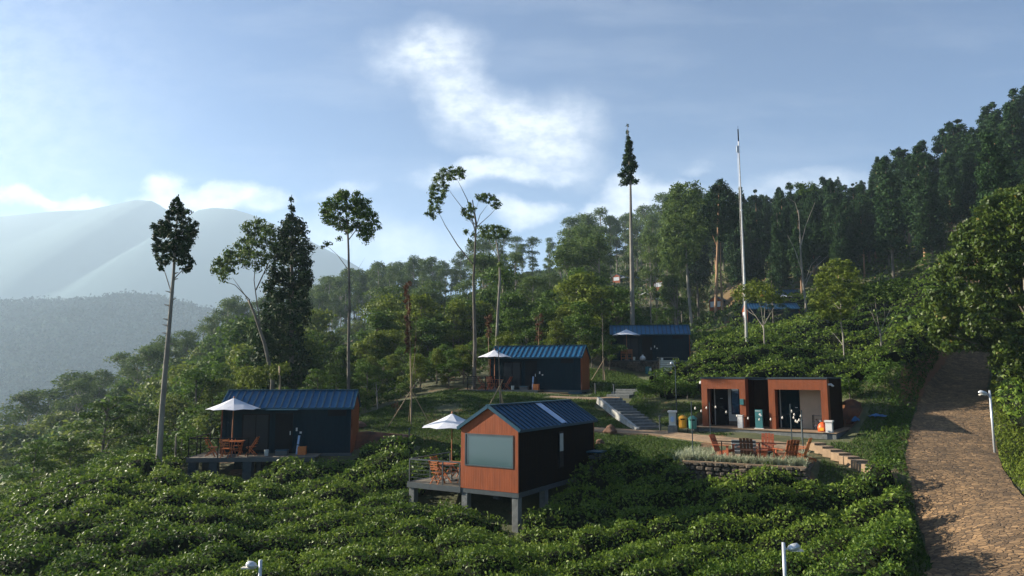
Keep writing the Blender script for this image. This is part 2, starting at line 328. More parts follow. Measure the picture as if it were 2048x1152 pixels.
PADS = []      # (cx, cy, ux, uy, half_u, half_v, z, soft)
def H(x, y):
    x = np.atleast_1d(np.asarray(x, float)); y = np.atleast_1d(np.asarray(y, float)); sh = x.shape; x = x.ravel(); y = y.ravel()
    a, b = wlog(x, y); z = np.empty(len(x))
    for i in range(0, len(x), 20000):
        s = slice(i, i + 20000); d2 = (a[s, None] - _cx[None]) ** 2 + (b[s, None] - _cy[None]) ** 2
        z[s] = _phi(d2) @ _W[:-3] + _W[-3] + _W[-2] * a[s] + _W[-1] * b[s]
    d = np.sqrt(x * x + y * y); k = np.clip((d - 450) / 500, 0, 1); k = k * k * (3 - 2 * k)
    z = z * (1 - k) + -150 * k
    for (px, py, ux, uy, hu, hv, pz, so) in PADS:
        dx, dy = x - px, y - py; u = np.abs(dx * ux + dy * uy) - hu; v = np.abs(-dx * uy + dy * ux) - hv
        q = np.sqrt(np.maximum(u, 0) ** 2 + np.maximum(v, 0) ** 2); w = np.clip(1 - q / so, 0, 1); w = w * w * (3 - 2 * w)
        z = z * (1 - w) + pz * w
    if BANK is not None:
        sdv = x - np.interp(y, BANK[:, 1], BANK[:, 0]); a_ = np.clip((-sdv - 1.75) / 1.3, 0, 1) * np.clip((7.5 + sdv) / 4, 0, 1) * np.clip((y - 37) / 5, 0, 1) * np.clip((85 - y) / 20, 0, 1); z = z + 2.0 * a_
        a_ = np.clip((-sdv - 1.9) / .8, 0, 1) * np.clip((6 + sdv) / 4, 0, 1) * np.clip((27.5 - y) / 3, 0, 1); z = z + .7 * a_
    return z.reshape(sh)
def h1(x, y): return float(H([x], [y])[0])
def add_pad(p, q, back, z, soft=1.0, ext=0):
    """pad from front edge p->q (xy) going back by `back`"""
    p, q = Vector(p[:2]), Vector(q[:2]); d = (q - p); L = d.length; d.normalize(); n = Vector((-d.y, d.x)); c = (p + q) / 2 + n * back / 2
    PADS.append((c.x, c.y, d.x, d.y, L / 2 + ext, back / 2 + ext, z, soft))
# building frames -------------------------------------------------
MAIN0 = P(1037, 986.5, 27.0); MAIN_A = R(59)
LEFT0 = P(440, 908, 36.8); LEFT_A = R(5)
MID_R = P(1161.5, 780, 50.0); MID_A = R(-18.5)
FAR0 = P(1223, 721, 63.0); FAR_A = R(-8)
T_R = P(1659, 864.5, 35.0); T_A = R(-36)
TW = 6.5
TZ = T_R.z
t_dir = Vector((math.cos(T_A), math.sin(T_A), 0)); T0 = T_R - t_dir * TW
TER = [P(1368, 921, 30.1), P(1610, 934, 28.0)]; TER_Z = -3.62
ter_d = (TER[1] - TER[0]).normalized(); ter_d.z = 0; ter_d.normalize(); ter_n = Vector((-ter_d.y, ter_d.x, 0)); TER_L = (TER[1].xy - TER[0].xy).length
add_pad(T0, T_R, 4.3, TZ - .35, 1.0)
add_pad(TER[0] + ter_n * .35, TER[1] + ter_n * .35, 3.3, TER_Z - .12, .45, -.1)
add_pad(FAR0, FAR0 + Vector((math.cos(FAR_A), math.sin(FAR_A), 0)) * 7, 3, FAR0.z - .25, 1.5)
_mc = Vector((math.cos(MID_A), math.sin(MID_A), 0)); MID0 = MID_R - _mc * 6.9
add_pad(MID0, MID_R, 2.8, MID0.z - .3, 2.0)

def gp(px, D, w):
    """centre point of a strip at pixel column px (column taken at the ground height there)"""
    p = P(px, 760, D)
    for _ in range(4):
        z = h1(p.x, p.y); up = (z / D * CP - SP) / (CP + z / D * SP); fwd = CP - up * SP; p = Vector(((px - CX) / F / fwd * D, D, z))
    return (p.x, p.y, w)
ROAD = [gp(2060, 9, 1.9), gp(2040, 14, 1.85), gp(2022, 18, 1.75), gp(1968, 22, 1.6), gp(1905, 29, 1.7), gp(1903, 35, 1.7), gp(1915, 45, 1.55), gp(1940, 58, 1.45), gp(1952, 75, 1.4), gp(1960, 100, 1.4)]
BANK = np.array([q[:2] for q in ROAD])
# ---------------------------------------------------------------- ground sheet
def axis(lo, hi, f0, f1, fine, grow=1.09):
    a = list(np.arange(f0, f1 + 1e-6, fine)); s = fine; x = f1
    while x < hi: s *= grow; x += s; a.append(x)
    s = fine; x = f0
    while x > lo: s *= grow; x -= s; a.insert(0, x)
    return np.array(a)
def grid_mesh(name, xs, ys, zf):
    X, Y = np.meshgrid(xs, ys); Z = zf(X, Y); V = np.stack([X, Y, Z], -1).reshape(-1, 3); nx, ny = len(xs), len(ys)
    i = (np.arange(ny - 1)[:, None] * nx + np.arange(nx - 1)[None]).ravel(); Fq = np.stack([i, i + 1, i + 1 + nx, i + nx], 1)
    me = bpy.data.meshes.new(name); me.vertices.add(len(V)); me.vertices.foreach_set('co', V.astype(np.float32).ravel())
    me.loops.add(4 * len(Fq)); me.loops.foreach_set('vertex_index', Fq.astype(np.int32).ravel()); me.polygons.add(len(Fq)); me.polygons.foreach_set('loop_start', (np.arange(len(Fq)) * 4).astype(np.int32))
    me.polygons.foreach_set('use_smooth', np.ones(len(Fq), bool)); me.update(calc_edges=True); return me
def ground_mat():
    m = mat('ground_soil_grass', (.045, .055, .018), (.07, .075, .026), 1.3, .95, .7, 9); nt = m.node_tree; N = nt.nodes; L = nt.links; b = N['Principled BSDF']
    old = b.inputs['Base Color'].links[0].from_socket
    tc = N.new('ShaderNodeTexCoord'); n = N.new('ShaderNodeTexNoise'); n.inputs['Scale'].default_value = .5; n.inputs['Detail'].default_value = 8; n.inputs['Roughness'].default_value = .65; L.new(tc.outputs['Object'], n.inputs[0])
    g = N.new('ShaderNodeNewGeometry'); s = N.new('ShaderNodeSeparateXYZ'); L.new(g.outputs['Normal'], s.inputs[0])
    a = N.new('ShaderNodeMapRange'); L.new(s.outputs[2], a.inputs[0]); a.inputs[1].default_value = .86; a.inputs[2].default_value = .66
    c = N.new('ShaderNodeMapRange'); L.new(n.outputs['Fac'], c.inputs[0]); c.inputs[1].default_value = .56; c.inputs[2].default_value = .64; c.inputs[4].default_value = .7
    mx = N.new('ShaderNodeMath'); mx.operation = 'MAXIMUM'; L.new(a.outputs[0], mx.inputs[0]); L.new(c.outputs[0], mx.inputs[1])
    x = N.new('ShaderNodeMixRGB'); L.new(mx.outputs[0], x.inputs[0]); L.new(old, x.inputs[1]); x.inputs[2].default_value = (.17, .07, .028, 1); L.new(x.outputs[0], b.inputs['Base Color']); return m
M_['ground'] = ground_mat()
gx = axis(-7000, 7000, -22, 32, .32, 1.085); gy = axis(-1500, 9000, 14, 66, .32, 1.085)
me = grid_mesh('ground', gx, gy, lambda X, Y: H(X, Y)); me.materials.append(M_['ground']); tag(link('ground', me), 'grassy hillside with red soil banks falling to the valley at left', None, None, 'structure')

# distant hills and mountains
def fract(x, y, seed=0, octs=5, f=1.0):
    z = np.zeros_like(x); a = 1.0; r = np.random.default_rng(seed)
    for k in range(octs):
        for j in range(3):
            th = r.uniform(0, 6.28); ph = r.uniform(0, 6.28); z += a * np.sin((x * math.cos(th) + y * math.sin(th)) * f * 2 ** k + ph) / 3
        a *= .52
    return z
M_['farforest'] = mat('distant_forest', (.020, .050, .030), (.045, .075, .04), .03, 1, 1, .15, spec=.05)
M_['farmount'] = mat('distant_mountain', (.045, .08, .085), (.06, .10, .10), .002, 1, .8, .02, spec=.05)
def skyline(pts, D):
    q = [P(a, b, D) for a, b in pts]; return [p.x for p in q], [p.z for p in q]
def ridge(name, pts, D, depth, base, m, seed, amp, fr, label, dx=6.0):
    xs_, zs_ = skyline(pts, D)
    xs = np.arange(xs_[0], xs_[-1], dx); ys = np.linspace(D - depth, D + depth, 90)
    def zf(X, Y):
        sc = D / Y; top = np.interp(X, xs_, zs_); t = np.clip(1 - np.abs(Y - D) / depth, 0, 1)
        prof = t ** .8; n = fract(X, Y, seed, 6, fr) * amp
        return base + (top - base) * prof + n * (.25 + t * (1 - t) * 3)
    me = grid_mesh(name, xs, ys, zf); me.materials.append(m); o = link(name, me); tag(o, label, None, None, 'structure'); return o
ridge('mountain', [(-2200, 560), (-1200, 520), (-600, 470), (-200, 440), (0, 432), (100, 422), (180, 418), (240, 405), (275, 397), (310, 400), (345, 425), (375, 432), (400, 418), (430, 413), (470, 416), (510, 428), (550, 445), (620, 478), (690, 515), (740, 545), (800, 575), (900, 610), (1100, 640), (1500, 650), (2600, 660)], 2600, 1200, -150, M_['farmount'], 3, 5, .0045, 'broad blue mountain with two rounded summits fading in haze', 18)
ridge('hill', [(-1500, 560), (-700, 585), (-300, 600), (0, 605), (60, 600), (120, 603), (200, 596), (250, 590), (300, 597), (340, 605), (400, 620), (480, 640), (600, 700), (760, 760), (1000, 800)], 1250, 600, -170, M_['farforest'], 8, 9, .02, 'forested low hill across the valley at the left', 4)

# ---------------------------------------------------------------- road, paths
def ribbon(name, pts, zoff, m, label, thick=.0, n=40, wn=8, kind='structure', edge_noise=0.0):
    """pts: (x, y, halfwidth) ; draped on ground"""
    A = np.array(pts, float); s = np.r_[0, np.cumsum(np.linalg.norm(np.diff(A[:, :2], axis=0), axis=1))]; t = np.linspace(0, s[-1], n)
    X = np.interp(t, s, A[:, 0]); Y = np.interp(t, s, A[:, 1]); Wd = np.interp(t, s, A[:, 2]); dx, dy = np.gradient(X), np.gradient(Y); l = np.hypot(dx, dy); nx, ny = -dy / l, dx / l
    u = np.linspace(-1, 1, wn); r = np.random.default_rng(5); en = 1 + edge_noise * r.normal(size=(n, 1))
    GX = X[:, None] + nx[:, None] * u * (Wd[:, None] * en); GY = Y[:, None] + ny[:, None] * u * (Wd[:, None] * en)
    Z = H(GX, GY) + zoff
    V = np.stack([GX, GY, Z], -1).reshape(-1, 3); b = MB(); b.v = [tuple(v) for v in V]
    for i in range(n - 1):
        for k in range(wn - 1): b.f.append((i * wn + k, (i + 1) * wn + k, (i + 1) * wn + k + 1, i * wn + k + 1))
    if thick:
        for k in (0, wn - 1):
            base = len(b.v)
            for i in range(n): v = V[i * wn + k]; b.v += [tuple(v), (v[0], v[1], v[2] - thick)]
            for i in range(n - 1): b.f.append((base + 2 * i, base + 2 * i + 2, base + 2 * i + 3, base + 2 * i + 1))
    o = b.build(name, m); tag(o, label, None, None, kind); return o
def cobble():
    m = mat('cobble_road', (.205, .125, .056), (.11, .069, .032), .9, .95); nt = m.node_tree; N = nt.nodes; L = nt.links; b = N['Principled BSDF']
    old = b.inputs['Base Color'].links[0].from_socket; tc = N.new('ShaderNodeTexCoord')
    ns = N.new('ShaderNodeTexNoise'); ns.inputs['Scale'].default_value = 3; L.new(tc.outputs['Object'], ns.inputs[0])
    wv = N.new('ShaderNodeVectorMath'); wv.operation = 'MULTIPLY_ADD'; L.new(ns.outputs['Color'], wv.inputs[0]); wv.inputs[1].default_value = (.25, .25, .1); L.new(tc.outputs['Object'], wv.inputs[2])
    v = N.new('ShaderNodeTexVoronoi'); v.inputs['Scale'].default_value = 5.5; v.inputs['Randomness'].default_value = .85; L.new(wv.outputs[0], v.inputs[0])
    e = N.new('ShaderNodeTexVoronoi'); e.feature = 'DISTANCE_TO_EDGE'; e.inputs['Scale'].default_value = 5.5; e.inputs['Randomness'].default_value = .85; L.new(wv.outputs[0], e.inputs[0])
    r = N.new('ShaderNodeMapRange'); L.new(e.outputs['Distance'], r.inputs[0]); r.inputs[2].default_value = .09
    sx = N.new('ShaderNodeSeparateXYZ'); L.new(v.outputs['Color'], sx.inputs[0])
    vr = N.new('ShaderNodeMapRange'); L.new(sx.outputs[0], vr.inputs[0]); vr.inputs[3].default_value = .6; vr.inputs[4].default_value = 1.6
    x1 = N.new('ShaderNodeVectorMath'); x1.operation = 'SCALE'; L.new(old, x1.inputs[0]); L.new(vr.outputs[0], x1.inputs['Scale'])
    x = N.new('ShaderNodeMixRGB'); L.new(r.outputs[0], x.inputs[0]); x.inputs[1].default_value = (.085, .055, .031, 1); L.new(x1.outputs[0], x.inputs[2])
    L.new(x.outputs[0], b.inputs['Base Color'])
    bp = N.new('ShaderNodeBump'); bp.inputs['Strength'].default_value = 1; bp.inputs['Distance'].default_value = .05; L.new(r.outputs[0], bp.inputs['Height']); L.new(bp.outputs[0], b.inputs['Normal']); return m
M_['cobble'] = cobble()
def gz(px, D): x, y, _ = gp(px, D, 0); return Vector((x, y, h1(x, y)))
def onground(px, py, D0, D1):
    """ground point seen at this pixel, searched between distances D0 and D1"""
    best = None; ds = np.linspace(D0, D1, 60); pp = [P(px, py, d) for d in ds]; zz = H([p.x for p in pp], [p.y for p in pp])
    for p, z in zip(pp, zz):
        if z >= p.z: return Vector((p.x, p.y, z))
    i = int(np.argmin([abs(z - p.z) for p, z in zip(pp, zz)])); return Vector((pp[i].x, pp[i].y, zz[i]))
ribbon('road', ROAD, .05, M_['cobble'], 'cobbled stone road climbing along the right side of the tea field', n=160, wn=10, edge_noise=.02)
PATH = [gp(1060, 40, .42), gp(1190, 39.3, .42), gp(1300, 38.8, .45), gp(1340, 38.2, .5)]
ribbon('path', PATH, .05, M_['concrete_tan'], 'tan concrete path along the foot of the stairs', thick=.1)
ribbon('path', [gp(1335, 38.1, .45), gp(1400, 36.4, .5), gp(1470, 35.0, .6), gp(1560, 33.8, .55), gp(1622, 32.9, .45)], .07, M_['concrete_tan'], 'tan concrete path in front of the orange toilet block', thick=.12)
ribbon('path', [gp(766, 38.0, .3), gp(823, 37.6, .3)], .06, M_['concrete_tan'], 'short tan concrete path below the red earth bank', thick=.1, n=10)
ribbon('path', [gp(1100, 47.5, .3), gp(1190, 46.6, .4), gp(1240, 46.6, .45)], .06, M_['concrete_tan'], 'narrow concrete path from the middle cabin to the stairs', thick=.1, n=14)

# flight of stairs
def stairs(name, a, b, n, w, label, m='concrete_lt', cheek=True, thick=.35, parent=None):
    a, b = Vector(a), Vector(b); d = Vector((b.x - a.x, b.y - a.y, 0)); L = d.length; d.normalize(); s = Vector((-d.y, d.x, 0)); rise = (b.z - a.z) / n
    root = empty(name, a); tag(root, label, 'stairs')
    for i in range(n):
        p = Vector((0, 0, rise * (i + 1))) + d * (L / n * (i + .5)); mb = MB()
        mb.beam(p - s * w / 2 + Vector((0, 0, -thick / 2)), p + s * w / 2 + Vector((0, 0, -thick / 2)), L / n + .04, thick)
        mb.build('step', 'concrete', root, bevel=.012)
    if cheek:
        mb = MB()
        o_ = s * (w / 2 + .12); mb.beam(o_ + Vector((0, 0, -.12)), o_ + d * L + Vector((0, 0, rise * n - .12)), .2, .40)
        mb.build('side_wall', 'concrete_lt', root)
    return root
stairs('concrete_stairs', P(1300, 858, 39.6), P(1219, 796, 44.5), 11, 1.35, 'long flight of grey concrete stairs with a pale side wall')
sa = P(1236, 794, 46.8); sb = P(1262, 778, 49.0)
stairs('concrete_stairs', sa, sb, 3, 1.6, 'short upper concrete stairs of three steps beside the dark shrub', cheek=False)
ra = P(1785, 950, 27.8); rb = P(1625, 884, 32.4)
stairs('garden_steps', ra, rb, 9, .62, 'tan garden steps descending from the toilet block to the road', m='concrete_tan', cheek=False)
for o in [c for c in bpy.data.objects if c.parent and c.parent.name.startswith('garden_steps')]: o.data.materials[0] = M_['concrete_tan']

# ---------------------------------------------------------------- cabins
def cabin(label, loc, rz, side=1, deck=(-1.0, 5.2, 1.8), pillars=(), plinth=0, L=6.95, W=2.66, wh=2.39, rise=.82, detail=True, wallmat='navy', lit_window=False, skylight=False, skirt=.16, deckmat='deck', backwall='navy', panem='pane'):
    root = empty('cabin', loc, rz); tag(root, label, 'cabin', 'orange and navy cabins on the hillside')
    yy = (lambda y: y) if side == 1 else (lambda y: W - y)
    X = lambda b: b.xf(lambda x, y, z: (x, yy(y), z))
    # long walls
    b = MB(); b.box(.04, L - .04, 0, .08, 0, wh); X(b).build('door_wall', wallmat, root)
    b = MB(); b.box(.04, L - .04, W - .08, W, 0, wh); X(b).build('back_wall', backwall, root)
    # gables
    def gable(x0, x1, hole):
        b = MB()
        if hole:
            y0, y1, z0, z1 = hole
            b.box(x0, x1, 0, W, 0, z0); b.box(x0, x1, 0, y0, z0, z1); b.box(x0, x1, y1, W, z0, z1); b.box(x0, x1, 0, W, z1, wh)
        else: b.box(x0, x1, 0, W, 0, wh)
        b.poly([(x0, 0, wh), (x0, W, wh), (x0, W / 2, wh + rise), (x1, 0, wh), (x1, W, wh), (x1, W / 2, wh + rise)], [(0, 2, 1), (3, 4, 5), (0, 3, 5, 2), (1, 2, 5, 4)])
        return X(b)
    hole = (.2, W - .2, .88, 2.14)
    gable(-.03, .035, hole).build('gable_wall', 'orange', root, label='orange plank gable around the picture window')
    gable(L - .035, L + .03, None).build('gable_wall', 'orange', root, label='plain orange plank gable')
    fr = MB(); y0, y1, z0, z1 = hole; t = .045
    for q in ((y0, y0 + t, z0, z1), (y1 - t, y1, z0, z1), (y0 + t, y1 - t, z0, z0 + t), (y0 + t, y1 - t, z1 - t, z1)): fr.box(-.05, .03, *q)
    w = X(fr).build('window', 'frame', root)
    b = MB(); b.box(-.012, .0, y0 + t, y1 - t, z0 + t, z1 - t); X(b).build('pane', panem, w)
    # roof
    ov, eo = .10, .14; sl = rise / (W / 2); nrm = Vector((0, -rise, W / 2)).normalized()
    for sgn, nm in ((0, 'near'), (1, 'far')):
        b = MB(); f = (lambda y: y) if sgn == 0 else (lambda y: W - y)
        e = (-eo, wh - sl * eo + .03); r_ = (W / 2, wh + rise + .03)
        b.poly([(-ov, f(e[0]), e[1]), (L + ov, f(e[0]), e[1]), (L + ov, f(r_[0]), r_[1]), (-ov, f(r_[0]), r_[1]), (-ov, f(e[0]), e[1] - .05), (L + ov, f(e[0]), e[1] - .05), (L + ov, f(r_[0]), r_[1] - .05), (-ov, f(r_[0]), r_[1] - .05)],
               [(0, 1, 2, 3), (7, 6, 5, 4), (0, 4, 5, 1), (1, 5, 6, 2), (2, 6, 7, 3), (3, 7, 4, 0)])
        sheet = X(b).build('roof_sheet', 'roof', root)
        if detail:
            rb = MB(); n = 19
            for i in range(n):
                x = .1 + (L - .2) * i / (n - 1)
                pa = Vector((x, f(e[0] + .02), e[1] + .035)); pb = Vector((x, f(r_[0] - .03), r_[1] + .015))
                rb.beam(pa, pb, .075, .05)
            X(rb).build('roof_ribs', 'roofrib', sheet)
        if skylight and sgn == 1 - (1 if side == 1 else 0) * 1:
            pass
        b = MB()
        for xx in (-ov, L + ov): b.beam((xx, f(e[0]), e[1] - .01), (xx, f(r_[0]), r_[1] - .01), .05, .13)
        b.beam((-ov, f(e[0]), e[1] - .015), (L + ov, f(e[0]), e[1] - .015), .05, .10)
        X(b).build('roof_trim', 'trim', root)
    b = MB(); b.beam((-ov - .01, W / 2, wh + rise + .055), (L + ov + .01, W / 2, wh + rise + .055), .22, .05); X(b).build('ridge_cap', 'trim', root)
    if skylight:
        f = (lambda y: W - y) if side == -1 else (lambda y: y)
        f = (lambda y: y) ; b = MB(); yv = (lambda y: y)
        pa = Vector((3.75, -.08, wh - sl * .08 + .075)); pb = Vector((3.75, W / 2 - .13, wh + rise - sl * .13 + .075))
        b.beam(pa, pb, .52, .03); b.build('skylight', 'skylight', root)
    # floor frame
    b = MB(); b.box(-.02, L + .02, -.02, W + .02, -.18, -.0); X(b).build('floor_frame', 'frame', root)
    # door wall features
    if detail:
        b = MB(); b.box(2.75, 3.65, -.04, .0, .03, 2.08); d = X(b).build('door', 'blacksteel', root)
        b = MB(); b.box(3.52, 3.56, -.09, -.04, .95, 1.15); X(b).build('handle', 'galv', d)
        b = MB(); b.box(1.05, 2.45, -.03, .0, .1, 2.05); wd = X(b).build('glazed_panel', 'blacksteel', root)
        b = MB(); b.box(1.12, 1.72, -.045, -.03, .18, 1.98); b.box(1.78, 2.38, -.045, -.03, .18, 1.98); X(b).build('pane', 'darkglass', wd)
        b = MB(); b.box(5.45, 6.4, -.03, .0, 1.92, 2.24); v = X(b).build('high_window', 'blacksteel', root)
        b = MB(); b.box(2.4, 4.0, -.75, -.02, 2.26, 2.30); X(b).build('door_canopy', 'trim', root)
        b = MB(); b.box(3.82, 3.9, -.06, .0, 1.15, 1.32); X(b).build('wall_box', 'white', root); b = MB(); b.box(4.02, 4.12, -.05, 0, 1.02, 1.12); X(b).build('wall_box', 'white', root)
    if deck:
        x0, x1, dp = deck
        b = MB(); b.box(x0, x1, -dp, -.03, -.06, .0)
        if x0 < -.2: b.box(x0, -.06, -.03, W * .55, -.06, 0)
        dk = X(b).build('deck', deckmat, root)
        b = MB(); b.box(x0 - .02, x1 + .02, -dp - .05, -dp, -.20, .015); b.box(x0 - .05, x0, -dp, W * .55 if x0 < -.2 else 0, -.20, .015); X(b).build('deck_beam', 'frame', root)
        rl = MB(); hgt = .95; q = [(x0 + .04, -dp + .04), (x0 + .04, -dp * .35), (x0 + .04, -.1)]
        if x0 < -.2: q.append((x0 + .04, W * .5))
        fr_ = [(x0 + .04, -dp + .04), (x0 + 1.45, -dp + .04), (x0 + 2.9, -dp + .04)]
        for (px, py) in q + fr_[1:]: rl.beam((px, py, 0), (px, py, hgt), .045, .045, (1, 0, 0))
        for pl in (q, fr_):
            for (p0, p1) in zip(pl, pl[1:]):
                rl.beam((*p0, hgt), (*p1, hgt), .05, .05)
                for z in (.2, .36, .52, .68, .82): rl.beam((*p0, z), (*p1, z), .012, .012)
        X(rl).build('railing', 'blacksteel' if side == 1 else 'frame', root)
    for (px, py, hh, s_) in pillars:
        b = MB(); b.box(px - s_, px + s_, py - s_, py + s_, -hh, -.19); X(b).build('pillar', 'concrete' if side == -1 else 'trimdark', root, bevel=.015)
    return root
M_['trimdark'] = mat('dark_teal_concrete', (.025, .045, .055), (.018, .032, .04), 4, .9, .3, 20)
pil_main = [(.15, W_, 1.75, .14) for W_ in (2.5 + .0, .16)] + [(.15, -2.52, 1.75, .14), (2.4, .2, 1.9, .14), (2.4, 2.45, 1.9, .14), (4.6, .2, 1.9, .14), (4.6, 2.45, 1.9, .14), (2.4, -2.3, 1.9, .14), (6.7, .2, 1.7, .14), (6.7, 2.45, 1.7, .14)]
cab_main = cabin('near cabin on concrete pillars with orange gable, large window and skylight', MAIN0, MAIN_A, side=-1, deck=(0.0, 4.6, 2.7), pillars=pil_main, skylight=True, wallmat='navy', backwall='black')
pil_left = [(-.75, -1.6, 1.5, .2), (.25, -1.6, 1.4, .2), (1.9, -1.6, 1.35, .22), (.9, .3, 1.3, .2), (4.6, -1.5, 1.15, .2), (3.0, .4, 1.2, .22), (2.3, -1.1, 1.3, .12), (-.75, .4, 1.5, .2), (6.3, .3, 1.1, .3), (.3, 2.4, 1.5, .2), (3.4, 2.4, 1.4, .2), (6.5, 2.4, 1.2, .2)]
cab_left = cabin('long navy cabin on dark pillars at left behind the tea, deck with parasol', LEFT0, LEFT_A, pillars=pil_left, L=6.7)
cab_mid = cabin('navy cabin with striped roof and low deck in the middle of the lawn', MID0, MID_A, deck=(-1.2, 4.2, 1.7), pillars=[(.2, .2, .6, .15), (6.6, .2, .6, .2), (6.6, 2.4, .8, .2)])
cab_far = cabin('navy cabin standing on the low stone wall, seen square on', FAR0, FAR_A, deck=None)
b = MB()
for z0 in (0,): b.box(-1.2, 4.4, -1.68, -1.55, -.42, -.21)
b.xf(lambda x, y, z: (x, y, z)).build('deck_skirt', 'blacksteel', cab_mid)
b = MB(); b.box(6.0, 7.0, -.06, .02, -.5, -.18); b.build('foundation', 'trim', cab_mid)
# long side details of the near cabin (tall narrow window, meter)
b = MB(); b.box(3.3, 3.75, -.04, .0, .55, 2.05); nw_ = b.build('window', 'blacksteel', cab_main, label='tall narrow side window')
b = MB(); b.box(3.35, 3.70, -.052, -.04, .6, 2.0); b.build('pane', 'darkglass', nw_)
b = MB(); b.box(3.37, 3.68, -.058, -.052, 1.25, 1.98); b.build('curtain_and_reflection', 'palegrey', nw_)

M_['curtain_and_reflection'] = mat('sky_reflection_pane', (.55, .58, .62), (.48, .52, .57), 2, .4)  # pale colour stands in for the sky reflected in the far panes
UPC = []
def upper_cabin(px, py, D, rz, label, side=1, L=6.95, **k):
    o = P(px, py, D); c = cabin(label, o, rz, side=side, L=L, panem='curtain_and_reflection', detail=k.get('detail', False), deck=k.get('deck', None))
    z = h1(o.x, o.y); UPC.append(c)
    b = MB(); b.box(0, L, 0, 2.66, min(z - o.z, -.3) - 1.5, -.17); b.build('foundation', 'concrete_tan' if k.get('tan', 1) else 'trimdark', c); return c
upper_cabin(1444, 622, 145, R(56), 'small far cabin with pale window behind the twin orange trunks', -1)
upper_cabin(1330, 612, 160, R(54), 'far cabin with white window, lowest of the hillside cluster behind the tall spire tree', -1)
upper_cabin(1326, 580, 184, R(54), 'far cabin with blue window, above the lowest one of the hillside cluster', -1)
upper_cabin(1273, 570, 225, R(54), 'tiny far cabin just right of the tall spire tree trunk', -1)
upper_cabin(1240, 566, 230, R(54), 'tiny topmost far cabin left of the tall spire tree trunk', -1)
cu1 = upper_cabin(1496, 652, 95, R(-4), 'dark upper cabin among garden trees on the tea slope', 1, detail=True)
cu2 = upper_cabin(1530, 618, 112, R(-6), 'second upper cabin, its blue roof above the dark upper cabin', 1, detail=True)

# ---------------------------------------------------------------- outdoor furniture
def umbrella(loc, label, Rr=1.32, hp=2.35, rise=.56, ang=0, n=8):
    root = empty('parasol', loc, ang); tag(root, label, 'parasol', 'white parasols on the cabin decks')
    MB().tube([(0, 0, 0), (0, 0, hp + rise - .03)], .028, 8).build('pole', 'pole', root)
    MB().lathe([(.24, 0), (.24, .05), (.05, .09), (.035, .25)], 12).build('base', 'concrete', root)
    b = MB(); pts = [(0, 0, hp + rise)]
    for k in range(n):
        t = 2 * math.pi * (k + .5) / n
        for q, rr in ((.5, .5), (1, 1)): pts.append((Rr * rr * math.cos(t), Rr * rr * math.sin(t), hp + rise * (1 - q) - .02 * (q == .5)))
    for k in range(n):
        t = 2 * math.pi * (k + 1) / n; pts.append((Rr * .915 * math.cos(t), Rr * .915 * math.sin(t), hp + .035))
    f = []
    for k in range(n):
        a, a2, c, c2, m_ = 1 + 2 * k, 2 + 2 * k, 1 + 2 * ((k + 1) % n), 2 + 2 * ((k + 1) % n), 1 + 2 * n + k
        f += [(0, a, c), (a, a2, m_), (a, m_, c), (c, m_, c2)]
    b.poly(pts, f); cn = b.build('canopy', 'fabric', root); so = cn.modifiers.new('s', 'SOLIDIFY'); so.thickness = .012
    rb = MB()
    for k in range(n):
        t = 2 * math.pi * (k + .5) / n; rb.beam((.03 * math.cos(t), .03 * math.sin(t), hp + rise - .05), (Rr * .97 * math.cos(t), Rr * .97 * math.sin(t), hp - .02), .02, .02)
    rb.build('ribs', 'pole', root)
    MB().lathe([(.035, 0), (.05, .03), (.02, .09), (.004, .13)], 8, (0, 0, hp + rise - .01)).build('finial', 'pole', root)
    return root
def folding_chair(loc, rz, label, wood='wood'):
    root = empty('folding_chair', loc, rz); tag(root, label, 'chair', 'wooden folding chairs on the decks')
    b = MB()
    for i in range(5): b.box(-.2, .2, -.2 + i * .085, -.2 + i * .085 + .065, .44, .46)
    b.build('seat', wood, root, bevel=.004)
    b = MB()
    for z in (.58, .68, .78, .87): b.box(-.19, .19, .235 + (z - .45) * .18, .255 + (z - .45) * .18, z, z + .055)
    b.build('backrest', wood, root, bevel=.004)
    for s in (-1, 1):
        MB().beam((s * .21, -.22, 0), (s * .21, .34, .94), .03, .045).build('leg', wood, root)
        MB().beam((s * .18, .28, 0), (s * .18, -.2, .46), .03, .04).build('leg', wood, root)
    MB().beam((-.2, -.08, .22), (.2, -.08, .22), .02, .03).beam((-.18, .15, .16), (.18, .15, .16), .02, .03).build('stretcher', wood, root)
    return root
def deck_table(loc, rz, label, wood='wood'):
    root = empty('deck_table', loc, rz); tag(root, label, 'table', 'wooden tables under the parasols')
    b = MB()
    for i in range(9): b.box(-.55, .55, -.38 + i * .086, -.38 + i * .086 + .07, .72, .745)
    b.box(-.5, -.44, -.38, .38, .68, .72); b.box(.44, .5, -.38, .38, .68, .72); b.build('tabletop', wood, root)
    for s in (-1, 1):
        MB().beam((s * .42, -.33, 0), (s * .42, .33, .70), .04, .05).build('leg', wood, root)
        MB().beam((s * .38, .33, 0), (s * .38, -.33, .70), .04, .05).build('leg', wood, root)
    MB().beam((-.4, 0, .35), (.4, 0, .35), .03, .04).build('stretcher', wood, root); return root
def loc_in(root, x, y, z=0): a = root.rotation_euler.z; return root.location + Vector((x * math.cos(a) - y * math.sin(a), x * math.sin(a) + y * math.cos(a), z))
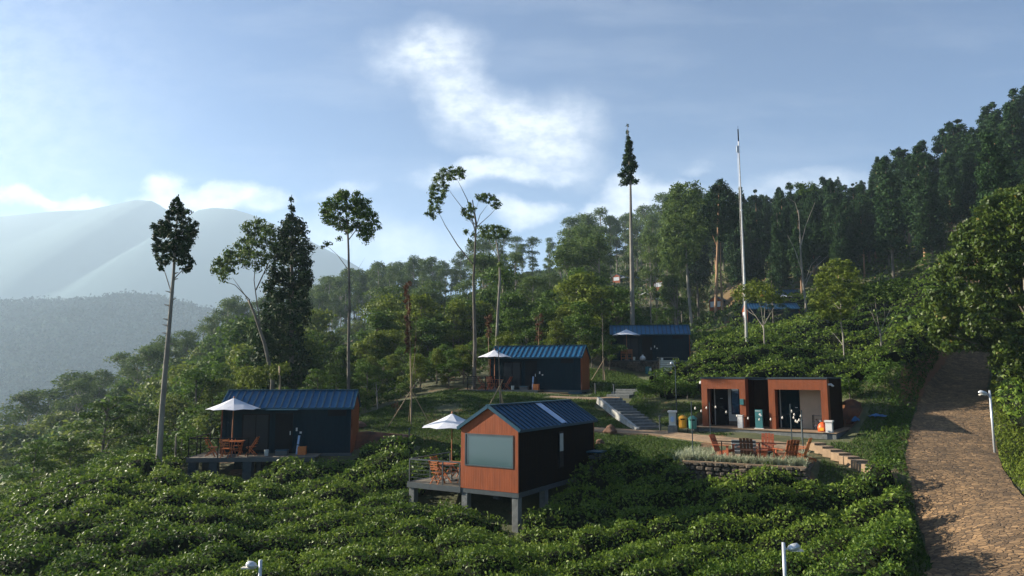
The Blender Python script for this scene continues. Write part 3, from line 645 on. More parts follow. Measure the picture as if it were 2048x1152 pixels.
def deckset(c, x, y, tag_, wood='wood', n=4, ua=0, uh=2.35):
    umbrella(loc_in(c, x, y), 'white parasol with blue shaded side on ' + tag_, ang=ua, hp=uh)
    a = c.rotation_euler.z
    deck_table(loc_in(c, x, y + .02), a, 'slatted orange wooden table under the parasol on ' + tag_, wood)
    for i, (dx, dy, r, t) in enumerate([(-.95, 0, R(90), 'left end'), (.95, .05, R(-90), 'right end'), (-.05, -.72, R(180), 'front side'), (.1, .72, 0, 'back side')][:n]):
        folding_chair(loc_in(c, x + dx, y + dy), a + r, 'orange folding chair at the %s of the table on %s' % (t, tag_), wood)
deckset(cab_left, .85, -.95, 'the left cabin deck', 'wood')
W0 = 2.66
deckset(cab_main, 1.25, W0 + 1.38, 'the near cabin deck', 'wood', uh=2.25)
deckset(cab_mid, .65, -.85, 'the middle cabin deck', 'redwood')
umbrella(loc_in(cab_far, 1.35, -.9), 'white parasol in front of the navy cabin on the stone wall', hp=2.2)
folding_chair(loc_in(cab_far, 1.05, -1.3), FAR_A + R(180), 'left orange folding chair below the parasol of the stone wall cabin', 'wood')
folding_chair(loc_in(cab_far, 1.6, -1.3), FAR_A + R(180), 'right orange folding chair below the parasol of the stone wall cabin', 'wood')
umbrella(P(1291, 608, 161), 'small white parasol beside the lowest far cabin', hp=2.2)
umbrella(P(1293, 577, 184), 'small white parasol beside the blue windowed far cabin', hp=2.2)
umbrella(P(1247, 570, 222), 'tiny pale parasol between the two topmost far cabins', hp=2.2)
umbrella(P(1568, 622, 107), 'white parasol above the roof of the dark upper cabin', Rr=1.9, hp=2.0)
# things left on the decks
def bucket(loc, label, m='palegrey', r=.12, h=.3):
    root = empty('bucket', loc); tag(root, label, 'bucket'); MB().lathe([(r * .8, 0), (r, h), (r * .93, h), (r * .75, .02)], 12).build('body', m, root); MB().tube([(-r, 0, h), (-r * .6, 0, h + .1), (0, 0, h + .14), (r * .6, 0, h + .1), (r, 0, h)], .008, 5).build('handle', 'blacksteel', root); return root
def crate(loc, rz, label, m='orangecrate', s=(.4, .3, .42)):
    root = empty('crate', loc, rz); tag(root, label, 'crate'); b = MB(); x, y, z = s
    b.box(-x / 2, x / 2, -y / 2, y / 2, 0, .03)
    for k in range(5):
        z0 = .03 + k * (z - .03) / 5; z1 = z0 + (z - .03) / 5 - .02
        b.box(-x / 2, x / 2, -y / 2, -y / 2 + .02, z0, z1); b.box(-x / 2, x / 2, y / 2 - .02, y / 2, z0, z1); b.box(-x / 2, -x / 2 + .02, -y / 2, y / 2, z0, z1); b.box(x / 2 - .02, x / 2, -y / 2, y / 2, z0, z1)
    b.build('slats', m, root)
    c = MB()
    for i in (-1, 1):
        for j in (-1, 1): c.box(i * (x / 2 - .02) - .022, i * (x / 2 - .02) + .022, j * (y / 2 - .02) - .022, j * (y / 2 - .02) + .022, 0, z)
    c.build('corner_posts', m, root); return root
for c, nm in ((cab_left, 'left'), (cab_mid, 'middle')):
    bucket(loc_in(c, 2.1 if nm == 'middle' else 2.6, -1.0), 'pale bucket on the deck of the %s cabin' % nm)
    crate(loc_in(c, 3.75 if nm == 'middle' else 4.3, -.6), c.rotation_euler.z, 'orange crate by the wall on the deck of the %s cabin' % nm)
    root = empty('rolled_mat', loc_in(c, 3.45 if nm == 'middle' else 4.0, -.5)); tag(root, 'pale blue rolled mat leaning upright on the deck of the %s cabin' % nm, 'mat')
    MB().tube([(0, 0, 0), (.06, .15, .95)], .055, 9).build('roll', 'skylight', root); MB().tube([(.03, .07, .45), (.035, .08, .5)], .062, 9).build('strap', 'frame', root)
    root = empty('lidded_box', loc_in(c, 2.9 if nm == 'middle' else 3.3, -.7), c.rotation_euler.z); tag(root, 'dark low storage box with lid on the deck of the %s cabin' % nm, 'box')
    MB().box(-.3, .3, -.2, .2, 0, .22).build('body', 'frame', root, bevel=.01); MB().box(-.31, .31, -.21, .21, .222, .27).build('lid', 'trim', root, bevel=.01)
bucket(loc_in(cab_far, 2.0, -.6), 'small pale bucket before the stone wall cabin')
root = empty('sack', loc_in(cab_far, 2.75, -.7)); tag(root, 'pale round sack before the stone wall cabin', 'sack')
MB().lathe([(.2, 0), (.27, .1), (.24, .28), (.12, .4), (.05, .44)], 12).build('body', 'white', root, smooth=True); MB().lathe([(.05, .44), (.08, .52)], 10).build('tied_neck', 'white', root)
bucket(P(1324, 722, 61.5), 'small white bucket at the right of the stone wall cabin', 'white')
# black stack of vents/ crates beside the near cabin
root = empty('stacked_rack', loc_in(cab_main, 6.0, -.55), MAIN_A); tag(root, 'black slatted stack leaning at the far corner of the near cabin', 'rack')
for k in range(5): MB().box(-.35, .35, -.25, .25, .02 - .35 + k * .26, .02 - .35 + k * .26 + .17).build('shelf', 'frame' , root, bevel=.02)
b = MB()
for i in (-.33, .33):
    for j in (-.23, .23): b.box(i - .02, i + .02, j - .02, j + .02, -1.2, 1.0)
b.build('frame', 'blacksteel', root); MB().box(-.42, .42, -.32, .32, 1.0, 1.06).build('top', 'trim', root)

# ---------------------------------------------------------------- toilet block
TB = empty('toilet_block', T0, T_A); tag(TB, 'low flat roofed building with two orange portals on a concrete plinth', 'building')
Ht = 2.68; x1a, x2a = 0, 2.42; x1b, x2b = 3.62, TW; TDp = 3.9
TDp = 3.6
def portal(x0, x1):
    b = MB(); w = .32; hd = .55
    b.box(x0, x0 + w, 0, .5, 0, Ht - .06); b.box(x1 - w, x1, 0, .5, 0, Ht - .06); b.box(x0 + w, x1 - w, 0, .5, Ht - .06 - hd, Ht - .06)
    b.build('portal', 'orange_x', TB)
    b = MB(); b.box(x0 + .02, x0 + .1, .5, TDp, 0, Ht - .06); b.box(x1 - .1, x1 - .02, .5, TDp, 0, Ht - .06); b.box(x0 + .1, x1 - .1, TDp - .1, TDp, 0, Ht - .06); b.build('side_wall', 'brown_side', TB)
    b = MB(); b.box(x0 - .04, x1 + .04, -.04, TDp + .04, Ht - .06, Ht + .02); b.build('roof', 'trimdark', TB)
portal(x1a, x2a); portal(x1b, x2b)
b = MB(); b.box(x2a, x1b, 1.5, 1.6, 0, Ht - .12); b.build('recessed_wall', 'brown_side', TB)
b = MB(); b.box(x2a + .04, x1b - .04, .5, TDp, Ht - .12, Ht - .07); b.build('link_roof', 'trimdark', TB)
# left bay
b = MB(); b.box(x1a + .1, x1a + 1.02, 1.36, 1.44, 0, Ht - .1); b.build('painted_shade_wall', 'black', TB); b = MB(); b.box(x1a + 1.02, x2a - .1, 1.35, 1.43, .28, Ht - .1); b.box(x1a + 1.02, x2a - .1, 1.31, 1.35, .44, .47); b.build('inner_wall', 'palegrey', TB, label='pale wall behind the left portal')  # left part coloured black to stand in for shade in the recess
b = MB(); b.box(x1a + 1.02, x2a - .1, 1.30, 1.43, 0, .28); b.build('stone_base', 'greyrock', TB)
b = MB(); b.box(x1a + .31, x1a + 1.0, 1.27, 1.35, 0.0, 2.12); dd = b.build('door', 'blacksteel', TB, label='black door in the left portal')
b = MB(); b.box(x1a + .6, x1a + .75, 1.25, 1.27, 1.5, 1.53); b.build('sign_plate', 'palegrey', dd)
b = MB(); b.box(x1a + .25, x1a + .31, 1.26, 1.35, 0, 2.14); b.build('door_frame', 'palegrey', dd)
b = MB(); b.box(x1a + 1.2, x1a + 1.68, 1.30, 1.35, .65, 2.1); ww = b.build('window', 'blacksteel', TB)
b = MB(); b.box(x1a + 1.25, x1a + 1.63, 1.285, 1.30, .7, 2.05); b.build('pane', 'pane2', ww) if 'pane2' in M_ else b.build('pane', 'darkglass', ww)
# right bay
b = MB(); b.box(x1b + .1, x1b + 1.22, 1.36, 1.44, 0, Ht - .1); b.build('painted_shade_wall', 'black', TB); b = MB(); b.box(x1b + 1.22, x2b - .1, 1.35, 1.43, 0, Ht - .1); b.build('inner_wall', 'cream', TB, label='cream wall behind the right portal')  # black wall left of the cream is recess shade put into the colour
b = MB(); b.box(x1b + .27, x1b + 1.2, 1.27, 1.35, 0.0, 2.14); d2 = b.build('door', 'navy', TB, label='navy door in the right portal')
b = MB(); b.box(x1b + .21, x1b + .27, 1.26, 1.35, 0, 2.16); b.build('door_frame', 'palegrey', d2)
b = MB(); b.box(x1b + 1.0, x1b + 1.12, 1.24, 1.27, 1.1, 1.13); b.build('handle', 'galv', d2)
b = MB(); b.lathe([(.07, 0), (.09, .05), (.05, .16)], 10, (-.1, .2, Ht - .35)); b.build('wall_lamp', 'white', TB)
b = MB(); b.box(x2b + .0, x2b + .14, .25, .45, Ht - .38, Ht - .28); b.beam((x2b + .1, .3, Ht - .3), (x2b + .25, .2, Ht - .42), .1, .06); b.build('wall_lamp', 'white', TB)
b = MB(); b.box(-.35, TW + .45, -.75, TDp + .2, -1.15, 0); b.build('plinth', 'concrete', TB)
b = MB(); b.box(-.4, TW + .5, -.8, TDp + .25, 0, .035)
b.v = [v for v in b.v]; b.build('plinth_top', 'concrete_tan', TB)
bx_ = MB().box(x2a - .02 - .28, x2a - .1, -.06, 0, 1.25, 1.55); bx_.build('meter_box', 'teal', TB)
def tl(x, y, z=.035): return loc_in(TB, x, y, z)
def bin_(loc, rz, m, label):
    root = empty('litter_bin', loc, rz); tag(root, label, 'bin', 'litter bins by the path')
    MB().lathe([(.2, .22), (.24, .28), (.26, .85), (.26, .88)], 14).build('body', m, root)
    MB().lathe([(.285, .88), (.285, .93), (.20, 1.04), (.08, 1.12), (.03, 1.13)], 14).build('lid', m, root)
    MB().box(-.14, .14, -.27, -.2, .8, .87).build('opening', 'blacksteel', root)
    b = MB()
    for s in (-.31, .31): b.box(s - .02, s + .02, -.02, .02, 0, .78)
    b.box(-.31, .31, -.015, .015, .5, .53).build('stand', 'blacksteel', root); root.scale = (.86, .86, .78); return root
def pth(px, py, D0, D1, dz=.07): p = onground(px, py, D0, D1); p.z = h1(p.x, p.y) + dz; return p
bn1 = pth(1366, 866, 34, 40); bn2 = pth(1386, 867.5, 33.5, 40)
bin_(bn1, T_A * .4, 'yellow', 'yellow round litter bin with roofed lid beside the pedestal')
bin_(bn2, T_A * .4, 'greenbin', 'green litter bin with blue lid beside the yellow one')
def pedestal(loc, rz, label, h=1.18, w=.42, lamp=True):
    root = empty('lamp_pedestal', loc, rz); tag(root, label, 'pedestal')
    MB().box(-w * .6, w * .6, -w * .6, w * .6, 0, h * .33).build('base', 'concrete', root, bevel=.01)
    MB().box(-w * .44, w * .44, -w * .44, w * .44, h * .33, h * .92).build('body', 'palegrey' if lamp else 'white', root, bevel=.01)
    MB().box(-w * .58, w * .58, -w * .58, w * .58, h * .92, h).build('cap', 'white', root, bevel=.01)
    if lamp:
        b = MB(); b.tube([(0, -w * .44, h * .62), (0, -w * .5, h * .62)], .1, 12); b.xf(lambda x, y, z: (x, y, h * .62 + (z - h * .62) * 1.6)); b.build('niche', 'skylight', root)
    return root
pedestal(pth(1346, 866, 35, 41, 0), -.3, 'white capped concrete pedestal with an oval niche beside the bins')
pw = empty('plinth_post', tl(TW + .12, -.55), T_A); tag(pw, 'short white post with cap at the right corner of the plinth', 'post')
MB().box(-.15, .15, -.15, .15, 0, .5).build('shaft', 'white', pw); MB().box(-.19, .19, -.19, .19, .5, .58).build('cap', 'white', pw)
pp_ = empty('plinth_post', tl(x2a - .25, -.2), T_A); tag(pp_, 'white standing post in front of the left portal', 'post')
MB().box(-.13, .13, -.1, .1, 0, .62).build('shaft', 'white', pp_); MB().box(-.15, .15, -.12, .12, .62, .68).build('cap', 'white', pp_)
ds = empty('standing_display', tl((x2a + x1b) / 2 + .1, -.1), T_A); tag(ds, 'teal standing display panel with white emblem between the orange portals', 'sign')
MB().box(-.19, .19, -.06, .06, .03, .98).build('panel', 'teal', ds, bevel=.01); MB().box(-.24, .24, -.12, .12, 0, .03).build('foot', 'white', ds)
b = MB(); b.tube([(.06, -.061, .74), (.06, -.066, .74)], .06, 10).tube([(.11, -.061, .68), (.11, -.066, .68)], .04, 8).build('emblem', 'white', ds)
b = MB(); b.box(-.17, .1, -.066, -.061, .90, .925).build('emblem', 'white', ds, label='white lettering bar')
sh = empty('shoe_rack', tl(x2b - .62, .85), T_A); tag(sh, 'small black shoe rack with three shelves inside the right portal', 'rack')
b = MB()
for i in (-.3, .3):
    for j in (-.13, .13): b.box(i - .015, i + .015, j - .015, j + .015, 0, .75)
b.build('frame', 'blacksteel', sh)
for z in (.15, .42, .7): MB().box(-.3, .3, -.14, .14, z, z + .02).build('shelf', 'frame', sh)
for i, (x, z, m) in enumerate([(-.2, .17, 'white'), (.05, .44, 'white'), (-.15, .44, 'darkwood'), (.12, .17, 'rock')]):
    root = empty('shoe', loc_in(sh, x, -.02, z), T_A); tag(root, ['white shoe on the lowest shelf of the black shoe rack', 'white shoe on the middle shelf of the black shoe rack', 'dark shoe on the middle shelf of the black shoe rack', 'brown shoe on the lowest shelf of the black shoe rack'][i], 'shoe')
    MB().box(-.05, .05, -.12, .12, 0, .025).build('sole', 'white', root); MB().lathe([(.05, .025), (.048, .05), (.03, .09)], 8).xf(lambda x, y, z: (x, y * 2.2, z)).build('upper', m, root)
kk = empty('pet_house', tl(x2b - .28, -.12), T_A); tag(kk, 'small orange red dome on the plinth at the foot of the right portal', 'box')
MB().lathe([(.23, 0), (.24, .2), (.19, .34), (.08, .44), (.02, .46)], 14).build('shell', 'redplastic', kk, smooth=True); MB().box(-.09, .09, -.245, -.2, .05, .2).build('vent', 'yellow', kk)

# blue tarpaulins on the earth at the right of the toilet block
def tarp(p, w, h, label, seed):
    r = random.Random(seed); b = MB(); n = 7
    for i in range(n):
        for j in range(n):
            u, v = i / (n - 1) - .5, j / (n - 1) - .5; b.v.append((u * w, v * w * .8, h * max(0, 1 - (abs(u) + abs(v)) * 1.6) + r.uniform(-.04, .04)))
    for i in range(n - 1):
        for j in range(n - 1): b.f.append((i * n + j, (i + 1) * n + j, (i + 1) * n + j + 1, i * n + j + 1))
    o = thing(b, 'tarpaulin', 'blueplastic', label, 'tarpaulin', 'blue tarpaulins by the earth bank'); o.location = p; return o
tarp(gz(1712, 37) + Vector((0, 0, .1)), .45, .28, 'small peaked blue tarpaulin beside the toilet block', 1)
tarp(gz(1755, 37) + Vector((0, 0, .1)), .9, .14, 'crumpled dark blue tarpaulin under the red earth mound', 2)

# ---------------------------------------------------------------- fire terrace
def terp(u, v, z=0): q = TER[0] + ter_d * u + ter_n * v; return Vector((q.x, q.y, TER_Z + z))
TL = TER_L; TD = 3.9
b = MB(); ra_ = math.atan2(ter_d.y, ter_d.x)
tfl = empty('terrace', terp(0, 0), ra_); tag(tfl, 'raised paved terrace with stone retaining wall under the red chairs', 'terrace')
MB().box(.75, TL - .75, .55, TD - .1, -.3, 0).build('paving', 'concrete_tan', tfl)
MB().box(.0, TL, .15, TD, -.5, -.06).build('planting_bed', 'redearth', tfl)
MB().box(-.05, TL + .05, -.12, .13, -.06, .02).build('coping', 'concrete_tan', tfl)
MB().box(TL - .2, TL + .05, .13, TD, -.06, .02).build('coping', 'concrete_tan', tfl)
def stonewall(x0, x1, z0, z1, y, seed, parent, alongx=True, sz=.26):
    r = random.Random(seed); b = MB(); z = z0
    while z < z1:
        hh = r.uniform(.15, .26); x = x0
        while x < x1:
            w = r.uniform(.16, .42); cxx, cz = x + w / 2, z + hh / 2; pts = []; base = len(b.v)
            for k in range(8):
                t = 2 * math.pi * k / 8 + r.uniform(-.2, .2); pts.append((math.cos(t), math.sin(t)))
            yo = r.uniform(0, .07)
            for (d, sc) in ((0, .98), (-.07, .9), (-.12, .55)):
                for (a, c) in pts:
                    a = max(-.86, min(.86, a * 1.15)); c = max(-.86, min(.86, c * 1.15))
                    q = (cxx + a * w * .54 * sc, y + d - yo, cz + c * hh * .54 * sc); b.v.append(q if alongx else (y - d + yo, q[0], q[2]))
            for lv in range(2):
                for k in range(8): b.f.append((base + lv * 8 + k, base + lv * 8 + (k + 1) % 8, base + (lv + 1) * 8 + (k + 1) % 8, base + (lv + 1) * 8 + k))
            b.f.append(tuple(base + 16 + k for k in range(8))); x += w
        z += hh
    return b.build('stone_facing', 'wallstone', parent)
def stone_mat():
    m = mat('wall_stone', (.13, .10, .07), (.05, .045, .037), .9, .95, .8, 12, detail=3, lo=.42, hi=.58); return m
M_['wallstone'] = stone_mat(); M_['mortar'] = mat('dark_mortar', (.05, .04, .03), None, 5, 1, .5, 20)
MB().box(0, TL, -.02, .15, -1.1, -.062).build('wall_core', 'mortar', tfl); stonewall(0, TL, -1.1, -.1, 0, 4, tfl)
MB().box(TL - .15, TL, .15, TD, -1.1, -.062).build('wall_core', 'mortar', tfl); stonewall(.15, TD, -1.1, -.1, TL, 5, tfl, False)
# steps from the path down to the terrace
stairs('terrace_steps', terp(1.95, TD - .1, -.0), terp(1.75, TD + 1.0, .55), 4, 1.1, 'grey terrace steps rising from the red chairs to the path', cheek=False)
# far cabin stone wall
fw = empty('stone_wall', loc_in(cab_far, -.6, -1.75, -.1), FAR_A); tag(fw, 'low dark stone retaining wall under the far navy cabin', 'wall')
MB().box(0, 5.6, 0, 1.4, -1.3, 0).build('wall_core', 'mortar', fw); stonewall(0, 5.6, -1.3, -.05, 0, 9, fw)
def adirondack(p, rz, label, wood='redwood'):
    root = empty('adirondack_chair', p, rz); tag(root, label, 'chair', 'slatted wooden lounge chairs around the fire pit')
    b = MB()
    for i in range(6):
        y = -.3 + i * .105; z = .37 - i * .026; b.box(-.27, .27, y, y + .09, z, z + .022)
    b.build('seat', wood, root)
    b = MB()
    for i in range(4):
        x = -.27 + i * .138; b.beam((x + .062, .27, .22), (x + .062, .56, 1.0 - abs(i - 1.5) * .015), .118, .024, (0, 1, 0))
    b.beam((-.26, .40, .50), (.26, .40, .50), .03, .07); b.beam((-.26, .5, .80), (.26, .5, .80), .03, .07); b.build('backrest', wood, root)
    for s in (-1, 1):
        MB().box(s * .35 - .065, s * .35 + .065, -.38, .42, .56, .585).build('armrest', wood, root)
        MB().box(s * .31 - .018, s * .31 + .018, -.34, -.24, 0, .56).build('leg', wood, root)
        MB().beam((s * .285, -.33, .34), (s * .285, .68, .03), .025, .11).build('side_rail', wood, root)
    return root
ca = ra_
adirondack(terp(1.35, 1.9), ca + R(75), 'red slatted lounge chair at the left of the fire pit, seen side on', 'redwood')
adirondack(terp(2.45, 1.25), ca + R(180), 'dark slatted lounge chair with its back to the camera, in front', 'darkwood')
adirondack(terp(3.0, 3.2), ca + R(0), 'red lounge chair at the back facing the camera', 'redwood')
adirondack(terp(4.0, 1.15), ca + R(-145), 'lounge chair with dark slats at the front right of the fire pit', 'redwood')
adirondack(terp(4.35, 2.1), ca + R(-100), 'bright orange lounge chair at the right of the fire pit', 'wood')
fp = empty('fire_pit', terp(2.9, 2.2), 0); tag(fp, 'low dark round fire pit between the lounge chairs', 'fire pit')
MB().lathe([(.30, 0), (.38, .25), (.42, .28), (.42, .32), (.34, .32), (.26, .2), (.05, .2)], 16).build('bowl', 'blacksteel', fp); MB().lathe([(.27, .2), (.1, .42), (.02, .44)], 8).build('firewood', 'darkwood', fp)
stb = empty('side_table', terp(3.05, 1.05), ca); tag(stb, 'small slatted red side table right of the dark front chair', 'table')
b = MB()
for k in range(6): b.box(-.2, .2, -.2, -.18, .03 + k * .075, .03 + k * .075 + .05); b.box(-.2, .2, .18, .2, .03 + k * .075, .03 + k * .075 + .05); b.box(-.2, -.18, -.18, .18, .03 + k * .075, .03 + k * .075 + .05); b.box(.18, .2, -.18, .18, .03 + k * .075, .03 + k * .075 + .05)
b.build('slats', 'redwood', stb); MB().box(-.23, .23, -.23, .23, .48, .51).build('top', 'redwood', stb)
# railing of the terrace
rl = empty('terrace_railing', terp(1.1, .75), ca); tag(rl, 'thin black railing around the front of the terrace', 'railing')
zr = .82; L_ = 3.4
MB().beam((0, 0, zr), (L_, 0, zr), .035, .035).build('top_rail', 'blacksteel', rl)
for x in (.35, 1.9): MB().box(x - .02, x + .02, -.02, .02, -.1, zr - .02).build('post', 'blacksteel', rl)
# tall thin poles with a string of bulbs
poles = []
for (px, py, D, top, lb) in [(1386, 912, 30.6, 803, 'front left'), (1421, 868, 33.9, 803, 'back left'), (1586, 925, 28.7, 808, 'front right'), (1607, 905, 32.0, 820, 'back right')]:
    p = onground(px, py, D - 2, D + 2); q = P(px - 2, top, p.y); r = empty('light_pole', p); tag(r, 'thin dark pole holding the string lights at the %s corner of the terrace' % lb, 'pole', 'string light poles of the terrace')
    MB().tube([(0, 0, -.1), (0, 0, q.z - p.z)], .024, 8).build('shaft', 'trimdark', r); MB().lathe([(.05, 0), (.05, .04), (.03, .06)], 8).build('foot', 'frame', r); poles.append((p, q.z))
def strand(a, b, sag, n, label):
    a, b = Vector(a), Vector(b); root = empty('string_lights', a); tag(root, label, 'string lights', 'bulb strings over the terrace'); pts = []
    for i in range(25): t = i / 24; pts.append((b - a) * t + Vector((0, 0, -sag * 4 * t * (1 - t))))
    MB().tube(pts, .007, 4).build('wire', 'blacksteel', root)
    for i in range(n):
        t = (i + .6) / (n + .2); c = (b - a) * t + Vector((0, 0, -sag * 4 * t * (1 - t) - .1)); k = MB().lathe([(.012, .07), (.02, .05), (.045, -.01), (.03, -.05), (.01, -.06)], 8, tuple(c)).build('bulb', 'bulb', root, smooth=True)
tp = lambda i, d=0: Vector((poles[i][0].x, poles[i][0].y, poles[i][1] - d))
strand(tp(0), tp(1), .35, 3, 'short bulb string between the two left poles')
strand(tp(1), tp(3), .55, 8, 'long bulb string in front of the orange portals between the back poles')
strand(tp(2), tp(3), .55, 6, 'bulb string hanging between the two right poles')

# ---------------------------------------------------------------- poles, lamps, posts
fpz = onground(1495, 708, 48, 58); ft = P(1477, 252, fpz.y)
fpo = empty('flagpole', fpz); tag(fpo, 'very tall white tapering flagpole standing in the tea slope', 'flagpole')
hh = ft.z - fpz.z
MB().tube([(0, 0, -.3), (0, 0, hh * .3), (0, 0, hh * .62), (0, 0, hh * .93)], [.11, .09, .065, .045], 12).build('shaft', 'white', fpo, smooth=True)
MB().tube([(0, 0, hh * .93), (0, 0, hh * .985)], .05, 8).tube([(0, 0, hh * .985), (0, 0, hh)], .012, 6).build('tip', 'blacksteel', fpo)
MB().box(-.19, -.05, -.06, .06, hh * .88, hh * .91).build('pulley', 'galv', fpo); MB().tube([(-.16, 0, 1.2), (-.14, 0, hh * .9)], .008, 4).build('halyard', 'white', fpo)
MB().lathe([(.14, -.2), (.14, .1), (.10, .14)], 12).build('base_collar', 'galv', fpo)
for f_ in (.3, .62): MB().lathe([(.1, hh * f_ - .06), (.1, hh * f_ + .06)], 12).build('joint_ring', 'galv', fpo)
def street_lamp(p, top, label, dirx, tilt=0, r=.042, head=.55, pm='galv'):
    root = empty('street_lamp', p); tag(root, label, 'street lamp', 'galvanised lamp posts'); h = top - p.z
    MB().tube([(0, 0, -.2), (0, 0, h)], [r * 1.2, r], 10).build('pole', pm, root, smooth=True)
    MB().tube([(0, 0, h * .9 if h < 2 else h - .32), (dirx * .18, 0, h - .12)], .02, 6).build('bracket', 'galv', root)
    b = MB(); s = dirx; L2 = head
    prof = [(.14, .035), (.3, .08), (.55, .095), (.8, .08), (1.0, .02)]
    b.tube([(s * (.05 + L2 * t), 0, h - .22 + .32 * L2 * t + (.04 if t < 1 else 0)) for t, _ in prof], [w for _, w in prof], 10); b.xf(lambda x, y, z: (x, y * 1.15, z)); b.build('lamp_head', 'galv', root, smooth=True)
    b = MB(); b.box(min(s * .18, s * .46), max(s * .18, s * .46), -.07, .07, h - .2, h - .17); b.build('lens', 'bulb', root)
    return root
street_lamp(Vector((P(1570, 1152, 17.5).x, 17.5, h1(7, 17.5))), P(1563, 1085, 17.5).z, 'galvanised lamp post rising from the tea at the bottom right of centre', 1, head=.36)
street_lamp(Vector((P(520, 1152, 18).x, 18, h1(-6.5, 18))), P(519, 1120, 18).z, 'galvanised lamp post rising from the tea at the bottom left', -1, head=.32)
lr = onground(1990, 908, 27, 34); street_lamp(lr, P(1981, 781, lr.y).z, 'white lamp post standing on a concrete foot beside the cobbled road', -1, r=.045, head=.45)
lmp = onground(1354, 840, 34, 44); street_lamp(Vector((P(1354, 850, 40).x, 40, h1(P(1354, 850, 40).x, 40))), P(1352, 722, 40).z, 'dark lamp post with blue head behind the pedestal', -1, r=.026, head=.25, pm='trimdark')
b = MB(); 
def bollard(px, py, D0, D1, h, label):
    p = onground(px, py, D0, D1); r = empty('bollard', p); tag(r, label, 'bollard', 'slim dark bollards along the paths')
    MB().tube([(0, 0, -.1), (0, 0, h - .05)], .045, 10).build('shaft', 'frame', r); MB().lathe([(.075, h - .05), (.075, h), (.03, h + .02)], 10).build('cap', 'frame', r)
bollard(1320, 863, 36, 42, .85, 'slim bollard at the foot of the concrete stairs'); bollard(1228, 793, 43, 50, .8, 'dark bollard at the top of the concrete stairs')
bollard(1191, 790, 44, 52, .75, 'dark bollard beside the gable of the middle cabin'); bollard(1605, 880, 31, 36, .95, 'slim bollard in front of the toilet block plinth'); bollard(818, 893, 37, 41, .95, 'dark bollard on the earth bank left of the near parasol')
# wooden board behind tea near the far cabin
bd = onground(1337, 748, 50, 60); bo = empty('notice_board', bd, -.1); tag(bo, 'grey slatted board with roof standing in the tea below the far cabin', 'board')
b = MB(); [b.box(-.65, .6, -.02, .02, .25 + k * .14, .25 + k * .14 + .11) for k in range(6)]; b.build('slats', 'palegrey', bo)
for x in (-.65, .6): MB().box(x - .04, x + .04, -.04, .04, -.2, 1.25).build('post', 'concrete', bo)
MB().box(-.8, .75, -.16, .16, 1.25, 1.31).build('board_roof', 'frame', bo)
tb = onground(1297, 748, 54, 62); to = empty('water_drum', tb); tag(to, 'small teal drum with white label below the stone wall', 'drum')
MB().lathe([(.26, 0), (.28, .3), (.26, .62)], 14).build('body', 'teal', to); MB().box(.02, .2, -.3, -.27, .28, .5).build('sticker', 'white', to)

# rocks
def rock(p, s, label, m='rock', seed=0):
    me = bpy.data.meshes.new('rock'); bm = bmesh.new(); bmesh.ops.create_icosphere(bm, subdivisions=3, radius=1)
    for v in bm.verts:
        k = 1 + .18 * math.sin(v.co.x * 3 + seed) + .14 * math.sin(v.co.y * 4 + seed * 2) + .1 * math.sin(v.co.z * 6 + seed); v.co = Vector((v.co.x * s[0], v.co.y * s[1], v.co.z * s[2])) * k
    bm.to_mesh(me); bm.free(); me.materials.append(M_[m]); o = link('boulder', me); o.location = p; tag(o, label, 'boulder', 'boulders on the lawn'); return o
def rk(px, py, D0, D1, s, label, seed, m='rock'): p = onground(px, py, D0, D1); return rock(p + Vector((0, 0, s[2] * .35)), s, label, m, seed)
rk(1220, 868, 35, 41, (.38, .3, .3), 'round brown boulder beside the path at the foot of the stairs', 1)
rk(1200, 889, 33, 38, (.30, .25, .18), 'flat reddish boulder right of the near cabin', 2)
rk(722, 855, 38, 44, (.35, .3, .22), 'reddish boulder on the lip of the earth bank by the left cabin', 3)
rk(488, 948, 33, 38, (.6, .4, .16), 'heap of red earth and stone under the left deck', 4)
# staked saplings / props
def stake_prop(px, py, D0, D1, legs, hpole, label, lean=0):
    p = onground(px, py, D0, D1); r = empty('tree_stake', p); tag(r, label, 'stake', 'bamboo stakes holding young trees')
    for (dx, dy, z) in legs: MB().tube([(dx, dy, -.1), (-dx * .12, -dy * .12, z)], .03, 6).build('prop', 'bamboo', r)
    MB().tube([(0, 0, -.1), (lean * .4, 0, hpole * .5), (lean, 0, hpole)], [.045, .035, .02], 7).build('stem', 'bark', r); return r
stake_prop(1001, 838, 40, 47, [(-1.15, -.3, 2.3), (.35, -.3, 1.9), (.15, .6, 1.9)], 4.6, 'leaning bamboo props around a thin stem behind the near cabin roof', -.15)
stake_prop(1207, 763, 48, 56, [(-1.1, -.2, 1.8), (.18, .1, 2.0), (.1, -.3, 2.0)], 5.2, 'bamboo props around a thin stem right of the middle cabin', .0)
stake_prop(822, 852, 38, 45, [(-1.35, -.3, 2.4), (1.2, .2, 2.3), (-.3, .8, 2.2)], 2.6, 'crossed bamboo props around the dead brown tree on the lawn', .0)

